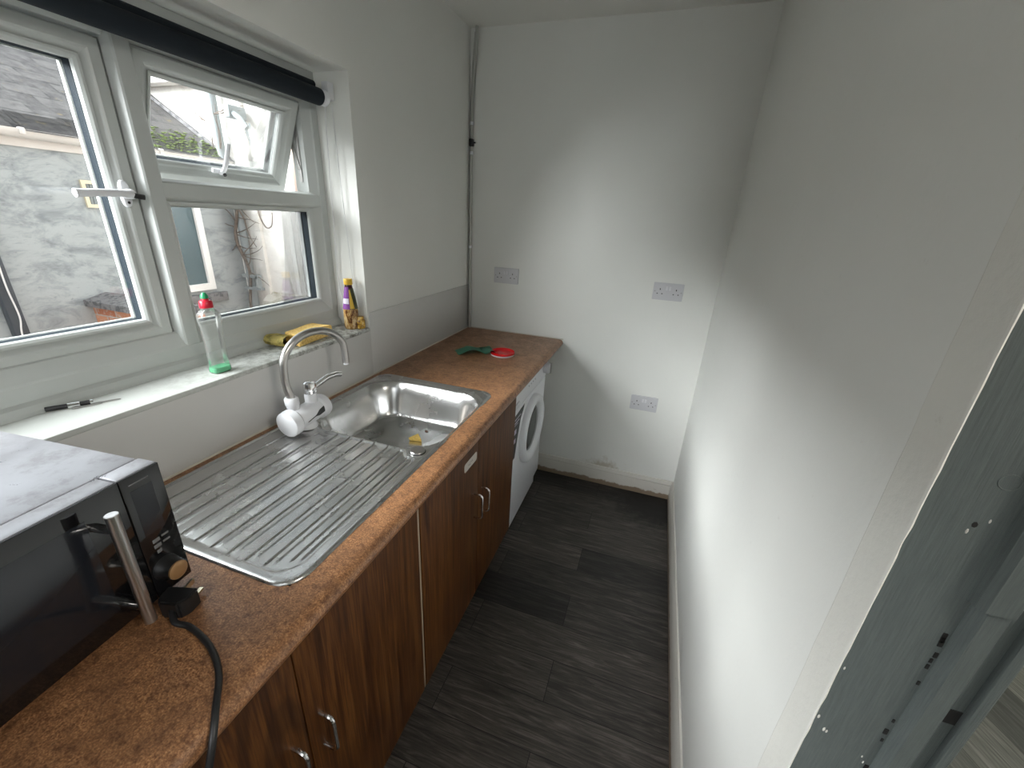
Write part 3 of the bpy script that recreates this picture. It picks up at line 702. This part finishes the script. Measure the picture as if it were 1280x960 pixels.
b = bm_(); prism(b, [(wx, wy0+.006, .475), (wx, wy0+.006, .69), (wx, wy0+.215, .705), (wx, wy0+.205, .685), (wx, wy0+.165, .650), (wx, wy0+.135, .58), (wx, wy0+.10, .47)], (.0008, 0, 0)); lb = obj('information_label', b, 'black', wm)
for (y, z, w, h) in ((.03, .655, .11, .006), (.03, .645, .09, .003), (.022, .60, .035, .024), (.022, .555, .035, .024), (.068, .60, .035, .024), (.020, .51, .030, .022), (.03, .672, .13, .005), (.068, .555, .030, .022)):
    b = bm_(); box(b, (wx+.0006, wy0+y, z), (wx+.0014, wy0+y+w, z+h)); obj('label_print', b, 'labelwhite', lb)

# ---------------------------------------------------------------- microwave (local frame: +x out of the front, +y towards its right side)
mw = thing('microwave', (.361, -1.938, HC+.0003), 'silver and black microwave oven on the near end of the worktop', 'microwave', rotz=math.radians(6))
MW, MD, Z0, Z1 = .445, .325, .030, .253
b = bm_(); box(b, (-MD, -MW+.002, Z0), (-.0335, -.002, Z1), .003); obj('casing', b, 'silver', mw, local=True)
b = bm_(); box(b, (-.034, -MW+.006, Z0+.003), (-.030, -.006, Z1-.003)); obj('front_gap', b, 'black', mw, local=True)
b = bm_(); box(b, (-.032, -.0555, Z0), (.001, 0, Z1), .0015); cp = obj('control_panel', b, 'silver', mw, local=True)
b = bm_(); box(b, (-.001, -.0562, Z0-.001), (.0042, .0006, Z1-.0012), .0012); obj('panel_front', b, 'gloss', cp, local=True)
b = bm_(); box(b, (-.032, -MW, Z0), (.001, -.0585, Z1), .0015); do = obj('door', b, 'silver', mw, local=True)
b = bm_(); box(b, (-.001, -MW, Z0-.001), (.0042, -.0572, Z1-.0012), .0012); obj('door_front', b, 'gloss', do, local=True)
b = bm_(); box(b, (.0035, -MW+.04, Z0+.03), (.0046, -.105, Z1-.03), .0005); obj('door_window', b, 'display', do, local=True)
hy_ = -.094
b = bm_(); tube(b, [(.038, hy_, Z0+.006), (.038, hy_, Z1-.020)], .0078, 22)
obj('handle_bar', b, 'brushed', do, local=True)
b = bm_(); lathe(b, [(.0070, 0), (.0066, .0008)], (.038, hy_, Z1-.0202), (0, 0, 1), 22); obj('handle_end_cap', b, 'whiteplastic', do, local=True)
b = bm_()
for z in (Z0+.036, Z1-.046):
    b = bm_(); tube(b, smooth_path([(.003, hy_-.004, z), (.018, hy_-.003, z), (.036, hy_, z)]), .0062, 12); obj('handle_post', b, 'chrome', do, local=True)
b = bm_(); box(b, (.0038, -.046, .145), (.0047, -.016, .228)); obj('display_window', b, 'display', cp, local=True)
for i, (y, z) in enumerate(((-.040, .126), (-.026, .129), (-.040, .1155), (-.026, .118), (-.038, .105))):
    b = bm_(); w = .011 if i < 4 else .007
    box(b, (.0038, y, z), (.0048, y+w, z+(.0062 if i % 2 == 0 else .0035)), .0004); obj('button', b, 'legend', cp, local=True)
b = bm_(); box(b, (.0038, -.046, .238), (.0045, -.018, .2395)); obj('maker_line', b, 'legend', cp, local=True)
b = bm_(); lathe(b, [(.0205, 0), (.0195, .006), (.0165, .010), (.0155, .024)], (.0036, -.0335, .074), (1, 0, 0), 30); kn = obj('timer_knob', b, 'black', cp, local=True)
b = bm_(); lathe(b, [(.0150, .0235), (.0150, .0265), (.013, .0275), (.006, .0272)], (.0036, -.0335, .074), (1, 0, 0), 30); obj('knob_face', b, 'grime', kn, local=True)
for (x, y) in ((-.05, -.05), (-.05, -MW+.05), (-MD+.04, -.05), (-MD+.04, -MW+.05)):
    b = bm_(); lathe(b, [(.014, 0), (.016, .006), (.016, Z0+.001)], (x, y, 0), (0, 0, 1), 18); obj('foot', b, 'black', mw, local=True)

# plug and flex lying beside it
pg = thing('power_plug', (.385, -1.985, HC), 'black three-pin plug with black flex trailing over the worktop edge', 'plug')
b = bm_()
pz = HC+.0175; pc = Vector((.392, -1.978, pz)); pd = Vector((-.30, .95, 0)).normalized(); ps = Vector((-pd.y, pd.x, 0))
q = [pc-pd*.022-ps*.015, pc-pd*.010-ps*.024, pc+pd*.012-ps*.025, pc+pd*.012+ps*.025, pc-pd*.010+ps*.024, pc-pd*.022+ps*.015]
g_ = len(b.verts); prism(b, [v-Vector((0, 0, .0165)) for v in q], (0, 0, .034)); bmesh.ops.bevel(b, geom=list(b.edges), offset=.003, segments=2, affect='EDGES')
obj('plug_body', b, 'black', pg)
for (s, z) in ((-.011, -.008), (.011, -.008), (0, .009)):
    b = bm_(); c0 = pc+pd*.012+ps*s+Vector((0, 0, z)); w = .0032 if z < 0 else .002; h = .002 if z < 0 else .004
    prism(b, [c0+ps*w+Vector((0, 0, h)), c0-ps*w+Vector((0, 0, h)), c0-ps*w-Vector((0, 0, h)), c0+ps*w-Vector((0, 0, h))], pd*.020); obj('pin', b, 'brass', pg)
b = bm_(); st = pc-pd*.018
path = smooth_path([st, st+Vector((.020, -.010, -.008)), (.445, -2.001, HC+.006), (.500, -2.012, HC+.0052), (.548, -2.035, HC+.0052), (.588, -2.070, HC+.006), (.608, -2.093, HC-.010), (.613, -2.112, HC-.05), (.612, -2.130, HC-.12), (.611, -2.15, HC-.22), (.609, -2.16, HC-.40)], 7)
tube(b, path, .0047, 12); obj('flex', b, 'black', pg)

# ---------------------------------------------------------------- things on the sill
def squarish(b, prof, c, sx, sy, p=5, seg=40): return lathe(b, prof, c, (0, 0, 1), seg, sx, sy, p)
bx, by = -.042, -1.527
bt = thing('soap_bottle', (bx, by, ZS), 'clear washing-up liquid bottle with red cap and green nozzle on the sill', 'bottle')
b = bm_(); Zc = ZS+.0005
squarish(b, [(.020, 0), (.0235, .003), (.0238, .012), (.0218, .02), (.0212, .08), (.0222, .110), (.0225, .128), (.0245, .134), (.0255, .150), (.0248, .158), (.018, .168), (.0105, .174), (.0105, .180)], (bx, by, Zc), .72, 1.0)
o = obj('bottle_body', b, 'clearplastic', bt); o['label'] = 'clear ridged plastic'
b = bm_(); squarish(b, [(.0195, .001), (.0228, .003), (.0229, .012), (.0216, .0155)], (bx, by, Zc), .72, 1.0); obj('leftover_liquid', b, 'soapgreen', bt)
b = bm_(); lathe(b, [(.0150, .176), (.0155, .178), (.0150, .191), (.013, .194), (.0085, .195), (.0080, .199)], (bx, by, Zc), (0, 0, 1), 30); obj('cap', b, 'redcap', bt)
b = bm_(); lathe(b, [(.0065, .198), (.0090, .200), (.0090, .206), (.0055, .212), (.0040, .214)], (bx, by, Zc), (0, 0, 1), 22); obj('nozzle', b, 'greencap', bt)
bx, by = -.048, -.978
bt = thing('sauce_bottle', (bx, by, ZS), 'tall sauce bottle with yellow cap and purple label in the corner of the sill', 'bottle')
b = bm_(); Zc = ZS+.0005
lathe(b, [(.0240, 0), (.0270, .004), (.0275, .012), (.0275, .045), (.0268, .070), (.0255, .080)], (bx, by, Zc), (0, 0, 1), 32); obj('bottle_body', b, 'sauce', bt)
b = bm_(); lathe(b, [(.0255, .0795), (.0228, .105), (.0182, .135), (.0148, .155), (.0132, .165), (.0128, .172)], (bx, by, Zc), (0, 0, 1), 32); obj('bottle_neck', b, 'darkglass', bt)
def label_patch(name, mt, a0, a1, h0, h1, off=.0006, tri=False):
    b = bm_(); rp = lambda h: .0255+(.0148-.0255)*((h-.08)/.075)+.0010*math.sin(min(1,max(0,(h-.08)/.075))*PI) if h > .08 else .0270
    n = 10; m_ = 6; G = []
    for j in range(m_+1):
        h = h0+(h1-h0)*j/m_; row = []
        for i in range(n+1):
            a = math.radians(a0+(a1-a0)*i/n*(1-(.6*j/m_ if tri else 0))); r = rp(h)+off; row.append(b.verts.new((bx+r*math.cos(a), by+r*math.sin(a), Zc+h)))
        G.append(row)
    for j in range(m_):
        for i in range(n): b.faces.new((G[j][i], G[j][i+1], G[j+1][i+1], G[j+1][i]))
    return obj(name, b, mt, bt)
label_patch('label', 'purple', 190, 305, .078, .160); label_patch('label_panel', 'labelwhite', 225, 300, .098, .118, .0012)
label_patch('label_front', 'labelolive', 305, 400, .078, .155); label_patch('label_picture', 'labelyellow', 307, 345, .080, .150, .0012, True)
b = bm_(); lathe(b, [(.0152, .168), (.0158, .170), (.0158, .187), (.0145, .189)], (bx, by, Zc), (0, 0, 1), 26); obj('cap', b, 'yellowcap', bt)
b = bm_(); lathe(b, [(.016, 0), (.018, .004), (.018, .030), (.014, .038), (.013, .046)], (-.020, -.9625, ZS+.0005), (0, 0, 1), 24)
tag(obj('amber_jar', b, 'jar'), 'small amber and yellow jar between sauce bottle and reveal edge', 'jar')
# folded olive cloth and yellow sponge
b = bm_(); G = []
for i in range(15):
    t = i/14; row = []
    a = t*PI*1.0
    if t < .55: y = -1.300+t/.55*.13; z = ZS+.003+.0
    else: y = None
    row = []
    for j in range(8):
        s = j/7; x = -.128+s*.070
        # a U-shaped fold lying on its side, open to the right
        if t < .35: yy, zz = -1.19-.10*(t/.35), .0025
        elif t < .65:
            q = (t-.35)/.3*PI; yy, zz = -1.29-.020*math.sin(q), .0025+.016*(1-math.cos(q))
        else: yy, zz = -1.29+.040*((t-.65)/.35), .0345-.004*((t-.65)/.35)
        row.append(b.verts.new((x+.004*math.sin(6*t), yy+.010*s, ZS+zz+.002*math.sin(s*5+t*3)*(1 if t > .4 else 0)+.0008)))
    G.append(row)
for a, c in zip(G, G[1:]):
    for k in range(7): b.faces.new((a[k], a[k+1], c[k+1], c[k]))
bmesh.ops.solidify(b, geom=list(b.faces), thickness=.0022)
tag(obj('folded_cloth', b, 'scourer'), 'folded olive yellow cleaning cloth lying on the sill beside the sponge', 'cloth')
b = bm_(); q = [(-.028, -1.262), (-.046, -1.088), (-.118, -1.105), (-.104, -1.245)]
prism(b, [(x, y, ZS+.0005) for x, y in q], (0, 0, .036)); bmesh.ops.bevel(b, geom=list(b.edges), offset=.0022, segments=2, affect='EDGES')
bmesh.ops.subdivide_edges(b, edges=[e for e in b.edges if e.calc_length() > .05], cuts=6, use_grid_fill=True)
for v in b.verts:
    if v.co.z > ZS+.012: v.co.z += .003*noise.noise(v.co*18)+.006*(v.co.y+1.17)/.1*0+.004*math.sin((v.co.y+1.26)/.18*PI)
tag(obj('sponge', b, 'sponge'), 'thick yellow sponge on the window sill behind the tap', 'sponge')
# small tool with keys
kt = thing('key_bunch', (-.12, -1.80, ZS), 'black and silver bunch of small keys lying at the near end of the sill', 'keys')
b = bm_(); A = Vector((-.125, -1.852, ZS+.0065)); D = Vector((.05, .085, 0)).normalized()
tube(b, [A, A+D*.035], .0050, 10); tube(b, [A+D*.052, A+D*.070], .0052, 10); obj('key_fob', b, 'black', kt)
b = bm_(); tube(b, [A+D*.034, A+D*.053], .0064, 12); tube(b, [A+D*.069, A+D*.074], .0062, 12); obj('fob_collar', b, 'chrome', kt)
for (s, e, off) in ((.074, .118, .0), (.040, .088, .008)):
    b = bm_(); n_ = Vector((D.y, -D.x, 0)); a0 = A+D*s+n_*off; a0.z = ZS+.0015
    pts = [a0-n_*.003, a0+D*.008-n_*.0045, a0+D*.014-n_*.0018]
    for k in range(4): pts += [a0+D*(.016+.006*k)-n_*.0018, a0+D*(.019+.006*k)-n_*.0032]
    pts += [a0+D*(e-s), a0+D*.012+n_*.002, a0+n_*.004]
    prism(b, pts, (0, 0, .0022)); obj('key', b, 'dullmetal', kt)

# ---------------------------------------------------------------- things on the worktop
b = bm_(); G = []
A = Vector((.175, -.515, 0)); U = Vector((.150, .120, 0)); V = Vector((-.075, .095, 0))
for i in range(17):
    t = i/16; row = []
    for j in range(7):
        s = j/6; w = .55+.45*t
        p_ = A+U*t+V*(s-.5)*w*1.25
        z = HC+.0035+.026*math.sin(PI*min(1, t*1.35))**1.5*(1-.55*s)+.004*math.sin(t*7)*s*(t > .3)
        if t > .72: z += .022*math.sin((t-.72)/.28*PI)*(1-s)
        row.append(b.verts.new((p_.x, p_.y, max(z, HC+.003))))
    G.append(row)
for a, c in zip(G, G[1:]):
    for k in range(6): b.faces.new((a[k], a[k+1], c[k+1], c[k]))
bmesh.ops.solidify(b, geom=list(b.faces), thickness=.0024)
tag(obj('green_cloth', b, 'green'), 'crumpled green scouring cloth on the far end of the worktop', 'cloth')
ld = thing('plastic_lid', (.387, -.432, HC), 'round red plastic lid with a white underside rim on the worktop', 'lid')
c0 = (.387, -.432, HC+.0002)
b = bm_(); lathe(b, [(.055, 0), (.058, .001), (.058, .006), (.055, .0065)], c0, (0, 0, 1), 40); obj('lid_rim', b, 'whitelid', ld)
b = bm_(); lathe(b, [(.056, .0065), (.0595, .008), (.0600, .016), (.0575, .0185), (.0545, .017), (.050, .0095), (.020, .0088)], c0, (0, 0, 1), 40); obj('lid_top', b, 'red', ld)

# ---------------------------------------------------------------- corner pipe
pp = thing('wall_pipe', (.02, -.02, HC), 'thin painted pipe running down the corner from ceiling to worktop', 'pipe')
b = bm_(); tube(b, smooth_path([(.042, -.022, H-.001), (.036, -.020, 2.25), (.020, -.017, 2.08), (.018, -.017, 1.9), (.018, -.017, 1.3), (.020, -.017, HC+.002)], 6), .0075, 14)
tube(b, smooth_path([(.030, -.012, H-.02), (.014, -.009, 2.15), (.008, -.008, 1.9), (.008, -.008, 1.1), (.009, -.008, HC+.002)], 6), .0045, 10); obj('pipe_run', b, 'pipe', pp)
for z in (1.955, 1.82, 1.35):
    b = bm_(); lathe(b, [(.0105, 0), (.0105, .014)], (.0180, -.0170, z), (0, 0, 1), 18); obj('pipe_clip', b, 'whiteplastic', pp)
b = bm_(); box(b, (.009, -.034, 1.858), (.030, -.008, 1.892), .004); obj('stop_tap', b, 'black', pp)
b = bm_(); tube(b, [(.030, -.022, 1.875), (.042, -.022, 1.874)], .0035, 8); obj('tap_stub', b, 'black', pp)

# ---------------------------------------------------------------- sockets on the far wall
def socket(x, z):
    s = thing('wall_socket', (x+.073, -.0003, z), '-', 'socket')
    b = bm_(); prism(b, [(x+px, 0, z+pz_) for px, pz_ in rrect(0, .146, 0, .086, .004, 3)], (0, -.0085, 0)); bmesh.ops.bevel(b, geom=[e for e in b.edges if all(v.co.y < -.008 for v in e.verts)], offset=.002, segments=2, affect='EDGES')
    obj('faceplate', b, 'socket', s)
    for cx, rk in ((.038, .064), (.108, .082)):
        pass
    for rx in (.0605, .0755):
        b = bm_(); box(b, (x+rx, -.0085, z+.050), (x+rx+.010, -.0125, z+.070), .001); obj('rocker_switch', b, 'socketwhite', s)
    for cx in (.034, .112):
        b = bm_(); box(b, (x+cx-.002, -.0078, z+.050), (x+cx+.002, -.0089, z+.058)); box(b, (x+cx-.0145, -.0078, z+.030), (x+cx-.0085, -.0089, z+.034)); box(b, (x+cx+.0085, -.0078, z+.030), (x+cx+.0145, -.0089, z+.034)); obj('pin_slots', b, 'slot', s)
    for cx in (.0095, .1365):
        b = bm_(); lathe(b, [(.0035, 0), (.003, .001)], (x+cx, -.0083, z+.043), (0, -1, 0), 12); obj('screw', b, 'dullmetal', s)
    return s
def copy_tree(o, parent=None):
    c = o.copy(); C.objects.link(c); c.parent = parent
    for ch in o.children: copy_tree(ch, c)
    return c
s1 = socket(.1638, 1.1709); s1['label'] = 'grey double socket on the far wall directly above the worktop'; s1['group'] = 'double sockets on the far wall'
for (x, z, lb) in ((1.040, 1.1669, 'grey double socket high on the far wall beside the right-hand corner'), (1.0221, .5397, 'grey double socket low on the far wall above the skirting board')):
    c = copy_tree(s1); c.location = (x+.073, -.0003, z); c['label'] = lb

# ---------------------------------------------------------------- outside: yard and neighbours
b = bm_(); box(b, (-9, -9, -.7), (-WT, 6, -.6)); struct('ground', b, 'concrete')
b = bm_(); box(b, (-WT-.02, -9, -.6), (-WT, YL, 2.6)); box(b, (-WT-.02, YR, -.6), (-WT, .999, 2.6)); box(b, (-WT-.02, YL, -.6), (-WT, YR, ZS-.03)); box(b, (-WT-.02, YL, ZH), (-WT, YR, 2.6)); struct('wall_added_cladding', b, mat('brown_bounce_cladding', (.22, .17, .14), .9))  # unseen brown cladding, added to cut the light bounced across the yard
OX = -3.0
oh = thing('neighbour_outbuilding', (OX-1.5, -2, -.6), 'grey rendered low building with mossy slate roof outside the window', 'building')
b = bm_(); box(b, (OX-2.6, -7, -.6), (OX, .999, 1.86)); obj('rendered_wall', b, 'opp', oh)
b = bm_(); sl = .60; ex_ = .09
prism(b, [(OX+ex_, -7, 1.855), (OX-2.2, -7, 1.855+sl*(2.2+ex_)), (OX-2.2, -7, 1.895+sl*(2.2+ex_)), (OX+ex_, -7, 1.895)], (0, 8.0, 0)); obj('slate_roof', b, 'slate', oh)
# irregular slate courses along the eaves
b = bm_(); random.seed(11); y = -3.2
while y < .98:
    w = random.uniform(.2, .28); e = random.uniform(.10, .135); z = 1.95; box(b, (OX+e-.2, y, z+.16*sl-.02), (OX+e, y+w-.006, z+.012+random.uniform(0, .01))); y += w
for v in b.verts:
    v.co.z = 1.895+(OX+ex_-v.co.x)*sl+(.014 if v.co.z > 1.96 else .0)
obj('eaves_slates', b, 'slate', oh)
b = bm_(); box(b, (OX, -7, 1.795), (OX+.022, 1.0, 1.90)); obj('fascia', b, 'gutter', oh)
b = bm_(); prism(b, [(OX+.022+.05-.05*math.cos(a), -7, 1.892-.05*math.sin(a)) for a in [PI*k/10 for k in range(11)]], (0, 7.99, 0)); gt = obj('gutter', b, 'gutter', oh)
for yy in (-.47, -1.4, .35):
    b = bm_(); box(b, (OX+.02, yy, 1.86), (OX+.128, yy+.03, 1.90), .004); obj('gutter_clip', b, 'gutter', gt)
b = bm_(); random.seed(5)
for i in range(380):
    x, y = -.24+.33*random.random()**.7, random.uniform(.2, .97); s = random.uniform(.006, .018)
    bmesh.ops.create_icosphere(b, subdivisions=1, radius=s, matrix=Matrix.Translation((OX+x, y, 1.908+(ex_-x)*sl)) @ Matrix.Diagonal((1, 1.2, .35, 1)))
mo = obj('moss', b, 'moss', oh); mo['label'] = 'bright green moss'; mo['kind'] = 'stuff'
def casement(par, y0, y1, z0, z1):
    b = bm_(); T = lambda d, y, z: Vector((OX+d, y, z)); rail_frame(b, T, y0, y1, z0, z1, [(0, -.02), (0, .03), (.055, .03), (.06, .02), (.06, -.02)]); f = obj('window', b, mat('neighbour_window_frame', (.80, .80, .79), .4), par)
    b = bm_(); box(b, (OX, y0+.05, z0+.05), (OX+.008, y1-.05, z1-.05)); obj('pane', b, 'outglass', f)
    b = bm_(); box(b, (OX, y0-.03, z0-.12), (OX+.05, y1+.09, z0-.035), .006); obj('window_ledge', b, 'stone', f)
casement(oh, .02, .645, .745, 1.62)
b = bm_(); T = lambda d, y, z: Vector((OX+d, y, z)); rail_frame(b, T, -.178, .01, 1.44, 1.625, [(0, 0), (0, .018), (.024, .018), (.024, 0)]); vf = obj('vent_frame', b, 'cream', oh)
b = bm_()
for k in range(6): box(b, (OX, -.145+.022*k, 1.466), (OX+.010, -.136+.022*k, 1.6))
obj('vent_bars', b, 'greypipe', vf)
# tall white house at right angles, behind
wh = thing('white_house', (-3, 1.6, -.6), 'tall white rendered house wall facing the yard behind the low building', 'building')
b = bm_(); box(b, (-8, 1.0, -.6), (-.3, 3.4, 2.58)); obj('rendered_wall', b, 'whiterender', wh)
b = bm_(); prism(b, [(-8, .90, 2.55), (-8, 2.7, 3.8), (-8, 4.2, 3.8), (-8, 4.2, 2.6), (-8, .92, 2.60)][:2]+[(-8, 3.5, 2.60)], (7.7, 0, 0)); obj('slate_roof', b, 'slate', wh)
b = bm_(); box(b, (-8, .88, 2.50), (-.3, .985, 2.565), .01); obj('gutter', b, 'gutter', wh)
b = bm_(); box(b, (-2.70, .90, -.6), (-.3, .9995, .62)); prism(b, [(-2.70, .90, .62), (-2.70, .9995, .62), (-2.70, .9995, .70)], (2.4, 0, 0)); obj('plinth', b, 'stainrender', wh)
b = bm_(); box(b, (-2.74, .965, .66), (-2.66, .9995, 2.5)); obj('corner_strip', b, 'whiterender', wh)
# lead flashing where the low roof meets the white wall
b = bm_(); prism(b, [(OX+ex_, .97, 1.88), (OX-2.2, .97, 1.88+sl*(2.2+ex_)), (OX-2.2, .97, 1.925+sl*(2.2+ex_)), (OX+ex_, .97, 1.925)], (0, .028, 0)); obj('roof_flashing', b, 'stone', wh)
# downpipes, vine, hooks
b = bm_(); tube(b, [(-2.93, .93, 2.52), (-2.93, .93, 1.98), (-2.86, .94, 1.55), (-2.85, .94, -.6)], .036, 14)
dp = tag(obj('grey_downpipe', b, 'greypipe'), 'grey downpipe on the white wall with dead vine around it', 'pipe')
b = bm_(); box(b, (-2.90, .88, .84), (-2.70, .93, .87)); box(b, (-2.90, .88, .72), (-2.68, .93, .745)); box(b, (-2.73, .88, .74), (-2.71, .93, .87)); obj('pipe_bracket', b, 'greypipe', None); bk = C.objects[-1]
bk.parent = dp; bk.location = bk.location-dp.location
b = bm_(); random.seed(8)
def twig(b, p, d, n, s, r):
    pts = [Vector(p)]; d = Vector(d)
    for i in range(n):
        d = (d+Vector((random.uniform(-.5, .5), random.uniform(-.2, .2), random.uniform(-.5, .5)))*.5).normalized(); pts.append(pts[-1]+d*s)
    tube(b, pts, [r*(1-.7*i/n) for i in range(n+1)], 6); return pts
p0 = smooth_path([(-2.80, .90, -.1), (-2.88, .90, .5), (-2.80, .89, .9), (-2.90, .89, 1.2), (-2.82, .89, 1.5), (-2.92, .89, 1.7)], 6); tube(b, p0, .014, 7)
for i in range(16):
    q = random.choice(p0[8:]); twig(b, q, (random.choice((-1, 1)), 0, random.uniform(-.5, 1)), 6, .045, .006)
for (s, d) in (((-2.98, .90, 1.98), (-.3, 0, 1)), ((-2.9, .9, 1.98), (.3, 0, 1)), ((-3.02, .9, 2.2), (-.8, 0, .5)), ((-2.9, .9, 2.25), (.8, 0, .3))):
    for _ in range(2): twig(b, s, d, 7, .05, .005)
twig(b, (-2.84, .9, 1.5), (.8, 0, -.9), 6, .07, .010)
tag(obj('dead_vine', b, 'vine'), 'dead brown vine clinging to the grey downpipe outside', 'plant')
b = bm_(); tube(b, smooth_path([(-2.62, .97, 1.62), (-2.60, .93, 1.45), (-2.53, .92, 1.33), (-2.46, .92, 1.34), (-2.44, .93, 1.42), (-2.46, .95, 1.46)]), .006, 6)
tag(obj('hanging_cable', b, 'vine'), 'thin hooked cable hanging on the white wall outside', 'cable')
b = bm_(); box(b, (-2.66, .80, 2.20), (-2.60, .97, 2.30), .01); tube(b, [(-2.63, .85, 2.25), (-2.52, .82, 2.20), (-2.45, .82, 2.12)], .022, 8)
for _ in range(14): twig(b, (-2.46+random.uniform(-.06, .04), .83, 2.16), (random.uniform(-.6, .6), 0, -1), 5, .035, .003)
tag(obj('wall_bracket', b, 'greypipe'), 'grey bracket with trailing twigs high on the white wall outside', 'bracket')
b = bm_(); box(b, (OX+.012, -.815, -.6), (OX+.075, -.742, 1.80), .01, 2)
d2 = tag(obj('dark_downpipe', b, 'darkpipe'), 'dark downpipe on the grey rendered wall at left edge of the window', 'pipe')
b = bm_(); tube(b, smooth_path([(OX+.08, -.765, 1.2), (OX+.08, -.775, .95), (OX+.08, -.768, .75), (OX+.08, -.790, .6), (OX+.08, -.785, .2)]), .005, 6); obj('loose_cable', b, 'cable', None); lc = C.objects[-1]
lc.parent = d2; lc.location = lc.location-d2.location
gw = thing('garden_wall', (OX+.4, -.22, -.6), 'low brick garden wall with grey stone coping outside the window', 'wall')
b = bm_(); box(b, (OX, -.33, -.6), (OX+.9, -.12, .745)); obj('brickwork', b, 'brick', gw)
b = bm_()
for k in range(3):
    x0 = OX+.30*k; prism(b, [(x0, -.375, .745), (x0, -.375, .79), (x0, -.225, .83), (x0, -.075, .79), (x0, -.075, .745)], (.295, 0, 0))
obj('coping', b, 'stone', gw)
